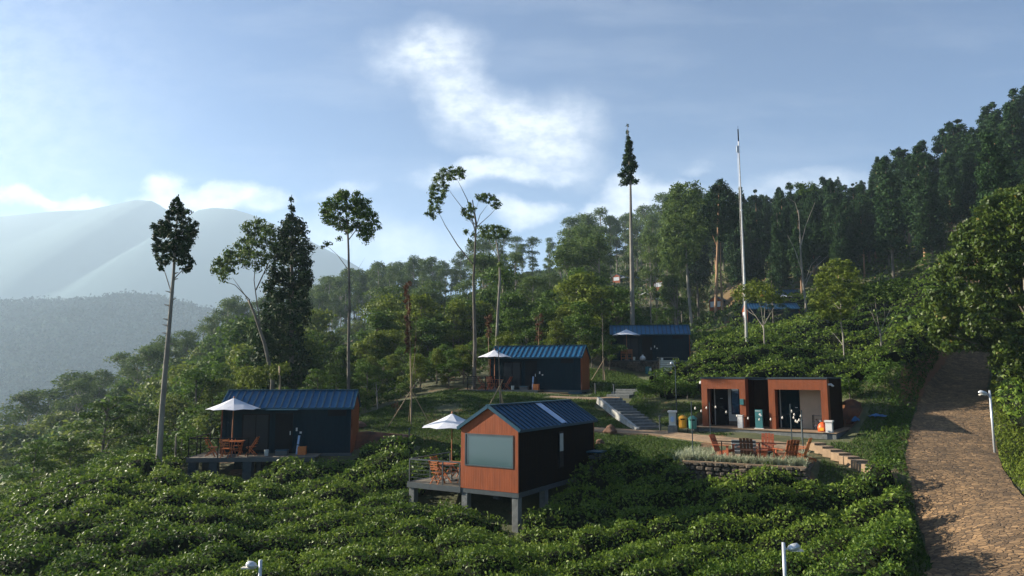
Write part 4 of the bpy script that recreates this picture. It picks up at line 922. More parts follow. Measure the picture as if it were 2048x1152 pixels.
# ---------------------------------------------------------------- vegetation
def inpoly(x, y, poly):
    c = np.zeros(len(x), bool); j = len(poly) - 1
    for i in range(len(poly)):
        xi, yi = poly[i]; xj, yj = poly[j]
        c ^= ((yi > y) != (yj > y)) & (x < (xj - xi) * (y - yi) / (yj - yi + 1e-12) + xi); j = i
    return c
def pix(x, y, z):
    fwd = y * CP + z * SP; up = -y * SP + z * CP; return CX + F * x / fwd, CY - F * up / fwd
def rect_of(root, x0, x1, y0, y1): return [tuple(loc_in(root, a, b_)[:2]) for a, b_ in ((x0, y0), (x1, y0), (x1, y1), (x0, y1))]
KEEP = [rect_of(cab_main, -.7, 7.0, -.4, 3.2), rect_of(cab_main, -.7, 4.8, 2.6, 5.4), rect_of(cab_left, -1.2, 7.4, -2.0, 3.0), rect_of(cab_left, -1.2, 2.8, -4.0, 0), rect_of(cab_mid, -2, 8, -2.2, 3), rect_of(cab_far, -1, 7.6, -2.2, 3),
        rect_of(TB, -1.0, TW + 1.2, -1.3, 4.6), [tuple(terp(a, b_)[:2]) for a, b_ in ((-.5, -.15), (TL + .35, -.15), (TL + .5, TD + .9), (-.5, TD + .9))], rect_of(cu1, -.5, 7.4, -1.5, 3), rect_of(cu2, -.5, 7.4, -.5, 3)] + [rect_of(c_, -6, 8, -3, 5) for c_ in UPC[:5]]
def near_line(x, y, pts, w):
    m = np.zeros(len(x), bool)
    for a, b_ in zip(pts, pts[1:]):
        ax, ay = a[:2]; dx, dy = b_[0] - ax, b_[1] - ay; t = np.clip(((x - ax) * dx + (y - ay) * dy) / (dx * dx + dy * dy), 0, 1)
        m |= np.hypot(x - ax - t * dx, y - ay - t * dy) < w
    return m
PATHS = [(PATH, .75), ([gp(1335, 38.1, .45), gp(1400, 36.4, .5), gp(1470, 35.0, .6), gp(1622, 32.9, .45)], .9), ([P(1300, 858, 39.6), P(1219, 796, 44.5), P(1236, 794, 46.8), P(1262, 778, 49)], 1.0), ([ra, rb], .5), ([gp(766, 38.0, .3), gp(823, 37.6, .3)], .5), ([gp(1100, 47.5, .3), gp(1240, 46.6, .45)], .5)]
def blocked(x, y, road=2.0):
    m = near_line(x, y, ROAD, road)
    for p, w in PATHS: m |= near_line(x, y, p, w)
    for k in KEEP: m |= inpoly(x, y, k)
    return m
# tea field surface: rounded bushes in rows
def hash2(i, j, s):
    v = np.sin(i * 127.1 + j * 311.7 + s * 74.7) * 43758.5453; return v - np.floor(v)
def tea_top(x, y, rowang=R(18), sx=1.15, sy=1.25, jit=.55, ry=.68, rx=.98):
    ca_, sa_ = math.cos(rowang), math.sin(rowang); wx = x + .35 * np.sin(y * .35) + .25 * np.sin(x * .5 + y * .2); wy = y + .5 * np.sin(x * .16) + .2 * np.sin(x * .45 + 1)
    u = (wx * ca_ + wy * sa_) / sx; v = (-wx * sa_ + wy * ca_) / sy; iu, iv = np.floor(u), np.floor(v); best = np.zeros_like(x)
    for du in (-1, 0, 1):
        for dv in (-1, 0, 1):
            a, b_ = iu + du, iv + dv; cxx = a + .5 + (hash2(a, b_, 1) - .5) * jit; cyy = b_ + .5 + (hash2(a, b_, 2) - .5) * jit * .45
            r = .74 + .26 * hash2(a, b_, 3); hgt = .35 + .65 * hash2(a, b_, 4)
            d2 = ((u - cxx) * sx / (r * rx)) ** 2 + ((v - cyy) * sy / (r * ry)) ** 2; best = np.maximum(best, hgt * np.sqrt(np.clip(1 - d2 ** 1.4, 0, 1)))
    return best
def fbm(x, y, f, s): return fract(x, y, s, 4, f)
FG = [tuple(P(a, 800, d)[:2]) for a, d in ((-500, 14), (-300, 30), (60, 36), (230, 38), (400, 36))]
FG = [(-26, 12), (-27, 26), (-23.5, 33), (-19, 35.5), (-15.2, 36), (-9.0, 36.0), (-7.6, 37.6), (-5.2, 37.2), (-4.6, 34.6), (3.6, 34.6), (5.2, 33.0), (7.5, 31.5), (7.9, 29.7), (11.8, 27.8), (13.1, 27.9), (15.4, 28.6), (17.4, 28.6), (17.4, 26), (16.6, 24), (15.6, 22), (14.4, 19.5), (13.6, 17), (13.0, 12)]
UP = [gp(1290, 47, 0)[:2], gp(1345, 43.5, 0)[:2], gp(1400, 44, 0)[:2], gp(1500, 42.5, 0)[:2], gp(1640, 41, 0)[:2], gp(1740, 42, 0)[:2], gp(1800, 42, 0)[:2], gp(1860, 46, 0)[:2], gp(1900, 60, 0)[:2], gp(1900, 90, 0)[:2], gp(1700, 108, 0)[:2], gp(1470, 104, 0)[:2], gp(1400, 72, 0)[:2], gp(1400, 60, 0)[:2], gp(1385, 52, 0)[:2]]
def tea_field(name, poly, dens, size, label, seed, ang, dref, sy=1.25, hscale=1.0, ry=.68, rx=.98, sx=1.15):
    r = np.random.default_rng(seed); pa = np.array(poly); x0, y0 = pa.min(0); x1, y1 = pa.max(0)
    n = int((x1 - x0) * (y1 - y0) * dens); x = r.uniform(x0, x1, n); y = r.uniform(y0, y1, n)
    d = np.hypot(x, y); k = inpoly(x, y, poly) & ~blocked(x, y) & (r.random(n) < np.clip((dref / d) ** 1.6, 0, 1))
    edge = fbm(x, y, .8, 2)
    px, py = pix(x, y, H(x, y)); k &= (px > -260) & (px < 2300) & (py < 1400); x, y = x[k], y[k]
    def top(a, b_): return tea_top(a, b_, ang, sx, sy, .55, ry, rx) * hscale * (1 + .14 * fbm(a, b_, 1.1, 4)) + .10 + .035 * fbm(a, b_, 5, 6)
    z = top(x, y); g = H(x, y); e = .12; nx = -(top(x + e, y) - z) / e; ny = -(top(x, y + e) - z) / e
    nx = np.clip(nx, -2.5, 2.5); ny = np.clip(ny, -2.5, 2.5); N_ = np.stack([nx, ny, np.ones_like(nx)], 1); N_ /= np.linalg.norm(N_, axis=1, keepdims=True)
    kk = (z > .26) | (r.random(len(x)) < .18); x, y, z, g, N_ = x[kk], y[kk], z[kk], g[kk], N_[kk]
    slope = 1 / N_[:, 2]; rep = (r.random(len(x)) < np.clip((slope - 1) * .8, 0, 1)); 
    ix = np.concatenate([np.arange(len(x)), np.nonzero(rep)[0]]); x, y, z, g, N_ = x[ix] + r.normal(0, .03, len(ix)), y[ix] + r.normal(0, .03, len(ix)), z[ix], g[ix], N_[ix]
    dd = np.hypot(x, y); s = size * np.clip(dd / dref, 1, 6) ** .8 * r.uniform(.6, 1.35, len(x))
    C = np.stack([x, y, g + z], 1) + N_ * r.normal(0.02, .05, (len(x), 1)); shoot = r.random(len(x)) < .10; C[shoot, 2] += r.uniform(.03, .16, shoot.sum())
    Nn = N_ * .75 + r.normal(size=(len(x), 3)) * .75; V = rhomb(C, Nn, s, .46, droop=(0, 0, .5), rg=r)
    var = np.clip(.42 + .26 * r.normal(size=len(x)) + .24 * fbm(x, y, .4, 9) + .25 * shoot, 0, 1)
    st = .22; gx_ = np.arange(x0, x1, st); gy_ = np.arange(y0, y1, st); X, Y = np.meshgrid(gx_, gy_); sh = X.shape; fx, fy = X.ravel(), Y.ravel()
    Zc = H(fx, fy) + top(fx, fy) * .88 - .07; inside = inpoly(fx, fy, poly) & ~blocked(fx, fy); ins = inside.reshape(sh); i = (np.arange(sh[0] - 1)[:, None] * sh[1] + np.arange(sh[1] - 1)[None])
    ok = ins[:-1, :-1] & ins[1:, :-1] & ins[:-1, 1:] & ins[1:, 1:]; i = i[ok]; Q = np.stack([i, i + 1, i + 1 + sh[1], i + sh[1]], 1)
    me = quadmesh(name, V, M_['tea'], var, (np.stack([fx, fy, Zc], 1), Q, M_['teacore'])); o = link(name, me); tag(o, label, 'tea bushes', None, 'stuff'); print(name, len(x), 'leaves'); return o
tea_field('tea_field', FG, 430, .104, 'rows of glossy green tea bushes filling the foreground', 21, R(16), 21, 1.4, .92, .69, 1.12, 1.45)
tea_field('tea_field', UP, 120, .17, 'terraced tea rows on the slope behind the orange toilet block', 22, R(-4), 48, 2.0, 1.45, .52, 1.35)
# verge right of the road
VG = [gp(2000, 34, 0)[:2], (22.5, 40), (26, 40), (32, 30), (28, 16), (17.5, 14), (17.2, 22), (19.5, 28)]
VG = [(18.0, 14), (19.2, 20), (20.6, 26), (22.9, 31), (25.4, 37), (32, 60), (42, 62), (40, 30), (30, 14)]
tea_field('tea_field', VG, 90, .2, 'leafy hedge bank along the right side of the road', 23, R(60), 26, 1.5, 1.3)

def scatter_leaves(name, poly, dens, size, m, label, seed, hmax=.5, dref=50, aspect=.4, cat='undergrowth', droop=(0, 0, 1.5), f=.25, thr=-9, up=.6, road=2.3):
    r = np.random.default_rng(seed); pa = np.array(poly); x0, y0 = pa.min(0); x1, y1 = pa.max(0); n = int((x1 - x0) * (y1 - y0) * dens)
    x = r.uniform(x0, x1, n); y = r.uniform(y0, y1, n); d = np.hypot(x, y)
    k = inpoly(x, y, poly) & ~blocked(x, y, road) & (r.random(n) < np.clip((dref / d) ** 1.8, 0, 1)) & (fbm(x, y, f, seed) + r.normal(0, .15, n) > thr); x, y, d = x[k], y[k], d[k]
    g = H(x, y); px, py = pix(x, y, g); k = (px > -150) & (px < 2250); x, y, d, g = x[k], y[k], d[k], g[k]
    h_ = hmax * (.25 + .75 * np.clip(.5 + .6 * fbm(x, y, f * 3, seed + 1), 0, 1)); z = g + r.random(len(x)) ** .6 * h_
    s = size * np.clip(d / dref, 1, 8) ** .9 * r.uniform(.6, 1.4, len(x)); Nn = r.normal(size=(len(x), 3)) * .8 + np.array([0, 0, up])
    V = rhomb(np.stack([x, y, z], 1), Nn, s, aspect, droop=droop, rg=r); var = np.clip(.4 + .25 * r.normal(size=len(x)) + .2 * fbm(x, y, .1, 3), 0, 1)
    o = link(name, quadmesh(name, V, M_[m], var)); tag(o, label, cat, None, 'stuff'); print(name, len(x)); return o
LAWN = [(-9, 37.8), (-5, 37.5), (-4.5, 35), (3.5, 34.8), (5.3, 33.2), (7.3, 31.9), (10, 36), (16, 38), (10, 44), (10.5, 60), (4, 60), (0, 54.5), (-5, 51.5), (-8.5, 48), (-11.5, 43), (-12, 40)]
scatter_leaves('lawn_grass', LAWN, 420, .15, 'grass', 'short lawn grass on the terraced slope around the cabins', 31, .08, 40, .24, 'lawn', (0, 0, 3.0), .5, -.62, .15)
scatter_leaves('lawn_grass', [(11.6, 28.4), (12.5, 27.0), (16.6, 26.9), (18.2, 31), (20.3, 36), (23.0, 44), (16, 44), (19.6, 39.2), (17.0, 34.4), (13.0, 32.6), (12.0, 30)], 330, .14, 'grass', 'grass bank beside the garden steps and the road', 32, .12, 30, .25, 'lawn', (0, 0, 3.0), .5, -.6, .0)
scatter_leaves('undergrowth', [(-45, 36), (-16, 37), (-13, 44), (-7.5, 52.5), (-1, 60), (9, 65), (16.5, 61.5), (20, 72), (33, 104), (60, 112), (110, 170), (60, 300), (-60, 300), (-130, 200), (-120, 80)], 12, .32, 'under', 'dense undergrowth covering the wooded slope', 33, 1.6, 60, .5)
scatter_leaves('undergrowth', [(-62, 14), (-27, 12), (-28, 26), (-24, 33), (-17, 36.5), (-17, 44), (-50, 60)], 60, .16, 'under', 'scrub falling away at the left edge of the tea field', 34, 1.0, 30, .5)
scatter_leaves('undergrowth', [(33, 100), (36, 62), (31, 46), (60, 40), (100, 60), (110, 130), (70, 130)], 14, .34, 'under', 'dark forest floor plants below the right hand forest', 35, 1.0, 60, .5)
scatter_leaves('ground_plants', [(q[0] + 1.2, q[1]) for q in ROAD[:8]] + [(q[0] + 4.5, q[1]) for q in ROAD[:8]][::-1], 260, .17, 'yellowleaf', 'bright weeds along the right edge of the road', 36, .35, 30, .3, 'weeds', road=1.7)
scatter_leaves('ground_plants', [(q[0] - 3.4, q[1]) for q in ROAD[1:9]] + [(q[0] - 1.2, q[1]) for q in ROAD[1:9]][::-1], 260, .15, 'under', 'low weeds along the left edge of the road', 37, .3, 30, .3, 'weeds', road=1.7)

# pale striped grass on the terrace edge
def blades(name, pts, length, m, label, seed, w=.018):
    r = np.random.default_rng(seed); Q = []
    for (x, y, z) in pts:
        for _ in range(int(r.integers(16, 26))):
            t = r.uniform(0, 6.28); L_ = length * r.uniform(.6, 1.25); lean = r.uniform(.3, 1.0); dx, dy = math.cos(t), math.sin(t); sx_, sy_ = -dy * w, dx * w; prev = None
            for k in range(4):
                u = k / 3; h_ = L_ * (u * 1.0 - .55 * lean * u * u); o_ = L_ * lean * .75 * u * u + .03; ww = (1 - u * .9)
                c = (x + dx * o_, y + dy * o_, z + h_); a = (c[0] - sx_ * ww, c[1] - sy_ * ww, c[2]); b_ = (c[0] + sx_ * ww, c[1] + sy_ * ww, c[2])
                if prev: Q += [prev[0], prev[1], b_, a]
                prev = (a, b_)
    V = np.array(Q); return tag(link(name, quadmesh(name, V, M_[m], np.repeat(r.random(len(V) // 12), 3)[:len(V) // 4])), label, 'ornamental grass', None, 'stuff')
pts = []
for i in range(100): u = -.15 + (TL + .2) * i / 99; pts.append(terp(u, rng.uniform(.1, .55), -.05))
for i in range(60): pts.append(terp(rng.uniform(TL - .95, TL - .1), rng.uniform(.4, 3.6), -.05))
for i in range(60): pts.append(terp(rng.uniform(-.5, .75), rng.uniform(.2, 3.3), -.03))
blades('ornamental_grass', [tuple(p) for p in pts], .5, 'pampas', 'pale striped grass fringing the fire pit terrace', 3)

# ---- tree prototypes
def clumpleaves(clumps, size, seed, droop=None, upbias=.3, aspect=.45, shell=.55):
    """clumps: (cx,cy,cz, rx,ry,rz, n)"""
    r = np.random.default_rng(seed); Cs, Ns, Vr = [], [], []
    for (cx_, cy_, cz_, rx, ry, rz, n) in clumps:
        d = r.normal(size=(n, 3)); d[:, 2] += upbias; d /= np.linalg.norm(d, axis=1, keepdims=True)
        rad = (shell + (1 - shell) * r.random(n)) * (1 + .20 * np.sin(d[:, 0] * 5 + cx_ * 3) * np.cos(d[:, 1] * 4 + cz_) + .12 * np.sin(d[:, 2] * 9 + cy_))
        C = np.array([cx_, cy_, cz_]) + d * rad[:, None] * np.array([rx, ry, rz]); Cs.append(C); Ns.append(d * .8 + r.normal(size=(n, 3)) * .6); Vr.append(np.clip(r.normal(.4 + r.uniform(-.14, .14), .22, n), 0, 1))
    C = np.vstack(Cs); N_ = np.vstack(Ns); s = size * r.uniform(.6, 1.35, len(C)); return rhomb(C, N_, s, aspect, droop=droop, rg=r), np.concatenate(Vr)
PROTO = {}
def proto(kind, idx, trunk, clumps, leaf, size, bark, droop=None, up=.3, aspect=.45, trad=(.2, .05), shell=.55, branches=(), seed=0):
    V, var = clumpleaves(clumps, size, seed, droop, up, aspect, shell); me = quadmesh(kind + '_crown', V, M_[leaf], var)
    b = MB(); n = len(trunk); b.tube(trunk, [trad[0] + (trad[1] - trad[0]) * i / (n - 1) for i in range(n)], 8)
    for (p, q, r0) in branches:
        p, q = Vector(p), Vector(q); mid = (p + q) / 2 + Vector((0, 0, -.06 * (q - p).length)); b.tube([p, mid, q], [r0, r0 * .7, r0 * .3], 5)
    tm = b.build('trunk', bark); tme = tm.data; bpy.data.objects.remove(tm); PROTO.setdefault(kind, []).append((me, tme))
def r_(a, b_): return random.uniform(a, b_)
for v in range(6):       # dark columnar forest tree, unit height 20
    random.seed(100 + v); cl, br = [], []; h = 20; z0 = r_(3.0, 6.5); z = z0
    while z < h - .3:
        t = (z - z0) / (h - z0); rad = (2.45 * (1 - t) ** .5 + .25) * r_(.75, 1.15) * (.55 + .45 * min(1, (t + .15) * 3)); k = max(1, int(rad * 2.4))
        for i in range(k):
            a = r_(0, 6.28); rr = rad * r_(.35, .75) if k > 1 else 0; q = rad * r_(.38, .58) + .15; c = (math.cos(a) * rr, math.sin(a) * rr, z + r_(-.4, .4)); cl.append((*c, q, q, q * r_(.7, 1.1), int(120 * q + 40)))
            if rr > .5: br.append(((0, 0, c[2] - .8), c, .05))
        z += r_(.55, .95)
    proto('forest_tree', v, [(0, 0, -.5), (r_(-.15, .15), 0, 7), (r_(-.2, .2), 0, 14), (0, 0, 19.7)], cl, 'conifer', .42, 'barkred' if v % 2 else 'bark', None, .35, .5, (.24, .04), .4, br[:14], seed=v)
for v in range(6):       # slender tree with rounded cloud like crown, height 16
    random.seed(200 + v); cl, br = [], []; h = 16; top = h - 2; n = 17 + v % 4
    for i in range(n):
        a = r_(0, 6.28); lv = r_(0, 1); rr = r_(.3, 2.9) * (1 - lv * .5) * (.45 + .55 * min(1, lv * 2.5 + .2)); c = (math.cos(a) * rr, math.sin(a) * rr, h - 10.5 + lv * 9.3 - rr * .2); q = r_(.9, 1.6) * (.65 + .35 * min(1, lv * 2)); cl.append((*c, q, q, q * r_(.65, .95), int(170 * q))); br.append(((0, 0, min(c[2] - 1.5, 13)), c, .06))
    cl.append((0, 0, h - 1.0, 1.6, 1.6, 1.0, 330))
    proto('rounded_tree', v, [(0, 0, -.5), (r_(-.4, .4), 0, 5), (r_(-.3, .3), 0, 10), (0, 0, 14.5)], cl, 'euc', .36, 'barkpale', (0, 0, -.8), .75, .4, (.17, .05), .5, br, seed=20 + v)
for v in range(6):       # broad bushy tree, height 9
    random.seed(300 + v); cl, br = [], []; h = 9; n = 15
    for i in range(n):
        a = r_(0, 6.28); lv = r_(0, 1) ** .8; rr = r_(.3, 3.2) * math.sin(min(1, .25 + (1 - lv)) * 1.57); c = (math.cos(a) * rr, math.sin(a) * rr, 2.0 + lv * 6.0); q = r_(.8, 1.5); cl.append((*c, q, q, q * r_(.55, .85), int(210 * q))); br.append(((0, 0, max(.8, c[2] - 2)), c, .07))
    proto('bushy_tree', v, [(0, 0, -.5), (r_(-.2, .2), 0, 3), (r_(-.3, .3), 0, 7.5)], cl, 'mid' if v % 3 else 'yellowleaf', .33, 'bark', (0, 0, -.3), .55, .48, (.16, .04), .45, br, seed=40 + v)
for v in range(4):       # layered spreading tree, height 9
    random.seed(400 + v); cl, br = [], []; h = 9
    for i in range(18):
        lv = i / 17; a = i * 2.4 + r_(-.3, .3); rr = (1 - lv * .75) * r_(2.0, 3.8) * (.5 + .5 * min(1, lv * 4 + .3)); c = (math.cos(a) * rr, math.sin(a) * rr, 2.2 + lv * 6.3); q = r_(1.0, 1.7); cl.append((*c, q, q, q * .28, int(190 * q))); br.append(((0, 0, c[2] - .9), c, .06))
    proto('layered_tree', v, [(0, 0, -.5), (.2, 0, 4), (0, 0, 8.6)], cl, 'under' if v % 2 else 'mid', .30, 'bark', None, .8, .45, (.15, .04), .3, br, seed=60 + v)
for v in range(3):       # pine with feathery tufts, height 15
    random.seed(500 + v); cl, br = [], []; h = 15
    for i in range(34):
        lv = i / 33; a = i * 2.4 + r_(-.4, .4); rr = (1 - lv) ** .8 * 2.7 * r_(.5, 1.05) + .15; c = (math.cos(a) * rr, math.sin(a) * rr, 4.5 + lv * 10.2); q = .45 + .5 * (1 - lv) * r_(.6, 1.2); cl.append((*c, q, q, q * .65, int(150 * q + 20))); br.append(((0, 0, c[2] - .4), c, .04))
    proto('pine_tree', v, [(0, 0, -.5), (0, 0, 7), (0, 0, 14.7)], cl, 'conifer', .36, 'bark', (0, 0, .4), .5, .3, (.19, .03), .35, br, seed=80 + v)
for v in range(4):       # shrub, height 2.4
    random.seed(600 + v); cl = []
    for i in range(8): a = r_(0, 6.28); rr = r_(0, 1.0); q = r_(.45, .75); cl.append((math.cos(a) * rr, math.sin(a) * rr, r_(.5, 1.7), q, q, q * .8, int(300 * q)))
    proto('shrub', v, [(0, 0, -.2), (0, 0, 1.6)], cl, 'mid' if v % 2 else 'yellowleaf', .17, 'bark', None, .5, .5, (.05, .02), .4, (), seed=90 + v)
UNIT = dict(forest_tree=20, rounded_tree=16, bushy_tree=9, layered_tree=9, pine_tree=15, shrub=2.4)
ntree = 0
def plant(kind, x, y, height, label, group, wide=1.0, v=None):
    global ntree
    z = h1(x, y); k = v if v is not None else ntree % len(PROTO[kind]); cm, tm = PROTO[kind][k % len(PROTO[kind])]; s = height / UNIT[kind]
    o = empty(kind, (x, y, z), random.uniform(0, 6.28)); o.scale = (s * wide, s * wide, s); tag(o, label, 'tree' if kind != 'shrub' else 'shrub', group)
    for nm, me_ in (('trunk', tm), ('crown', cm)):
        c = bpy.data.objects.new(nm, me_); col.objects.link(c); c.parent = o
    ntree += 1; return o
SKYL = [(-200, 850), (0, 790), (60, 775), (110, 752), (200, 722), (280, 690), (350, 655), (385, 640), (420, 608), (470, 590), (540, 575), (600, 548), (650, 545), (690, 535), (740, 530), (800, 512), (850, 505), (900, 520), (960, 470), (1000, 455), (1050, 460), (1100, 475), (1150, 425), (1200, 405), (1250, 420), (1300, 398), (1350, 366), (1400, 372), (1440, 352), (1500, 380), (1560, 375), (1620, 362), (1680, 352), (1730, 372), (1780, 292), (1830, 285), (1880, 262), (1930, 238), (1980, 215), (2048, 185), (2200, 120)]
def sk(px): return float(np.interp(px, [a for a, _ in SKYL], [b_ for _, b_ in SKYL]))
ROWS = {}
LM = [(-400, 'the frame edge'), (100, 'the red leaved shrub'), (205, 'the wide layered tree'), (340, 'the tall bare trunked tree'), (580, 'the column tree'), (697, 'the round crowned slim tree'), (820, 'the dead tree'), (948, 'the forked tree'), (1100, 'the middle cabin'), (1262, 'the spire tree'), (1436, 'the twin trunks'), (1486, 'the flagpole'), (1607, 'the bare forked tree'), (1765, 'the fan branched tree'), (1950, 'the road'), (3000, 'the right edge')]
def row(kind, px0, px1, n, D0, D1, below0, below1, hmin, hmax, label, group, seed, wide=1.0, jit=.6):
    random.seed(seed)
    for i in range(n):
        px = px0 + (px1 - px0) * (i + .5 + random.uniform(-jit, jit)) / n; D = random.uniform(D0, D1); x, y, _ = gp(px, D, 0); z = h1(x, y); bl = random.uniform(below0, below1)
        xt = np.array([x]); hh_ = P(px, sk(px) + bl, D).z - z
        if inpoly(np.array([x]), np.array([y]), UP)[0] or inpoly(np.array([x]), np.array([y]), LAWN)[0] or blocked(np.array([x]), np.array([y]))[0]: continue
        hh_ = min(max(hh_, hmin), hmax)
        for w0, w1, Dm, cap in ((1218, 1256, 228, 574), (1284, 1336, 158, 614), (1414, 1452, 145, 628), (1490, 1604, 95, 652)):
            if w0 - 1700 / D < px < w1 + 1700 / D and D < Dm: hh_ = min(hh_, P(px, cap, D).z - z)
        if hh_ < 1.2: continue
        hh_ = hh_ * 1.0; t_ = plant(kind, x, y, hh_, label, group, wide * random.uniform(.85, 1.2))
        k_ = [i_ for i_ in range(len(LM) - 1) if LM[i_][0] <= px < LM[i_ + 1][0]][0]; ROWS.setdefault((label, k_), []).append((px, t_))
FR = 'tall dark trees of the right hand forest'
row('forest_tree', 1560, 2230, 22, 96, 112, 10, 60, 13, 34, 'dark forest tree of the middle ranks', FR, 1, 1.05)
row('forest_tree', 1560, 2300, 26, 116, 135, -6, 25, 13, 40, 'tall dark skyline tree', FR + ' skyline', 2, 1.15)
row('forest_tree', 1740, 2260, 26, 70, 92, 30, 170, 10, 26, 'dark forest tree of the front rank', FR + ' front', 3, 1.0)
row('forest_tree', 1395, 1780, 24, 125, 150, -4, 25, 12, 34, 'narrow dark skyline tree', FR + ' behind the flagpole', 4, 1.0)
row('forest_tree', 1390, 1780, 20, 112, 124, 25, 90, 10, 26, 'dark forest edge tree', FR + ' edge', 5, .95)
row('forest_tree', 1330, 1800, 24, 160, 220, 0, 30, 12, 36, 'distant dark tree behind the forest', FR + ' distant', 6, 1.1)
RG = 'round crowned trees on the ridge'
row('rounded_tree', 1130, 1420, 16, 235, 290, -2, 25, 14, 32, 'round ridge top tree', RG + ' behind the spire tree', 7, 1.3)
row('rounded_tree', 1120, 1420, 16, 165, 225, 30, 95, 12, 24, 'pale green cloud crowned tree', RG + ' around the far cabins', 8, 1.2)
row('rounded_tree', 940, 1180, 12, 170, 240, -2, 40, 12, 26, 'round green ridge tree', RG + ' above the middle cabin', 9, 1.15)
row('rounded_tree', 590, 960, 46, 195, 250, -3, 25, 10, 22, 'thin hazy ridge tree', RG + ' left part', 10, 1.2)
row('rounded_tree', 600, 900, 14, 180, 200, 20, 45, 9, 18, 'hazy slender tree below the ridge', RG + ' lower rank', 11, .9)
row('rounded_tree', 360, 600, 16, 150, 200, -3, 30, 8, 20, 'hazy round tree on falling ridge', RG + ' sloping to the valley', 12, 1.2)
row('bushy_tree', 360, 600, 14, 120, 150, 40, 110, 6, 16, 'hazy bushy tree below the ridge', 'bushy trees below the sloping ridge', 13, 1.2)
row('rounded_tree', -60, 380, 22, 120, 170, -4, 25, 8, 24, 'grey hazy wood skyline tree', 'trees of the hazy left wood skyline', 14, 1.35)
row('bushy_tree', -60, 400, 24, 90, 125, 40, 120, 6, 18, 'grey hazy tree within the wood', 'trees within the hazy left wood', 15, 1.3)
row('bushy_tree', -60, 340, 18, 65, 90, 120, 190, 5, 16, 'rounded tree at the wood foot', 'trees at the foot of the hazy left wood', 16, 1.2)
row('rounded_tree', 1150, 1425, 18, 120, 158, 25, 110, 8, 22, 'full green tree before the hillside cabins', 'full green trees before the hillside cabins', 45, 1.15)
row('rounded_tree', 1190, 1420, 16, 232, 262, 8, 55, 12, 26, 'green tree behind the hillside cabins', 'green trees behind the hillside cabins', 44, 1.3)
row('rounded_tree', 780, 1240, 22, 95, 135, 25, 95, 8, 17, 'tall full crowned slope tree', 'tall full crowned trees of the slope', 41, 1.35)
row('bushy_tree', 740, 1240, 26, 72, 105, 70, 150, 7, 15, 'big leafy slope tree', 'big leafy trees of the slope', 42, 1.15)
row('bushy_tree', 360, 620, 16, 60, 100, 25, 110, 7, 17, 'big leafy tree of the left slope', 'big leafy trees of the left slope', 43, 1.0)
MG = 'bushy trees on the wooded slope behind the lawn'
row('bushy_tree', 600, 1220, 44, 125, 175, 85, 150, 6, 13, 'green tree high on the slope', MG + ', high rank', 17, 1.2)
row('layered_tree', 600, 1230, 38, 92, 125, 130, 200, 5, 12, 'layered tree midway up the slope', MG + ', middle rank', 18, 1.15)
row('bushy_tree', 560, 1230, 48, 66, 90, 110, 215, 5, 12, 'leafy tree low on the slope', MG + ', low rank', 19, 1.25)
row('bushy_tree', 600, 1225, 44, 50, 66, 175, 285, 3, 9, 'dense green lawn edge tree', MG + ', lawn edge', 20, 1.15)
row('bushy_tree', 1180, 1430, 30, 72, 150, 170, 235, 3, 9, 'leafy tree behind the far navy cabin', 'leafy trees behind the far navy cabin', 21, 1.1)
row('bushy_tree', 370, 600, 16, 50, 80, 90, 200, 5, 14, 'leafy tree behind the left cabin', 'leafy trees behind the left cabin', 22, 1.15)
row('layered_tree', 380, 720, 12, 44, 52, 180, 270, 3, 9, 'low tree just behind left cabin', 'low trees directly behind the left cabin', 23, 1.0)
row('shrub', 700, 960, 16, 46, 54, 285, 330, 1.2, 3, 'green shrub at the lawn top', 'shrubs at the top edge of the lawn', 24, 1.2, 1)
row('shrub', -40, 420, 34, 36, 48, 190, 260, 1.5, 3.4, 'scrubby rim shrub', 'shrubs at the left rim of the tea field', 25, 1.4, 1)
row('shrub', 1280, 1420, 8, 40, 45, 395, 420, .8, 2.0, 'dark shrub near the stairs', 'shrubs between the stairs and the toilet block', 26, 1.2, 1)
row('layered_tree', 1560, 1900, 12, 92, 110, 170, 260, 3, 8, 'low spreading tree above the tea', 'low trees at the forest foot', 27, 1.1)
row('bushy_tree', 1960, 2200, 10, 48, 70, 330, 480, 3, 9, 'leafy bush on the bank', 'bushes on the bank right of the road', 28, 1.1)
for i, (px, D, top, wide, lab) in enumerate([(205, 46, 790, 1.25, 'wide layered tree in front of the hazy wood at the far left'), (290, 50, 812, 1.15, 'second layered tree right of the wide one at the left'), (130, 44, 870, 1.1, 'low layered tree left of the wide one'), (60, 40, 880, 1.1, 'light green layered tree at the left edge of the frame'), (420, 44, 800, .9, 'dark feathery tree directly left of the left cabin')]):
    x, y, _ = gp(px, D, 0); plant('layered_tree' if i < 4 else 'pine_tree', x, y, P(px, top, D).z - h1(x, y), lab, None, wide * (1.05 if i < 4 else .6), [1, 3, 1, 0, 0][i])
for i, (px, D, top, lab) in enumerate([(1205, 72, 590, 'feathery green pine left of the far navy cabin'), (972, 215, 515, 'small dark conifer on the ridge left of the pale trunk tree'), (1548, 88, 545, 'dark rounded tree behind the second upper cabin')]):
    x, y, _ = gp(px, D, 0); plant('pine_tree', x, y, P(px, top, D).z - h1(x, y), lab, None, [1.3, .9, 1.4][i], i)

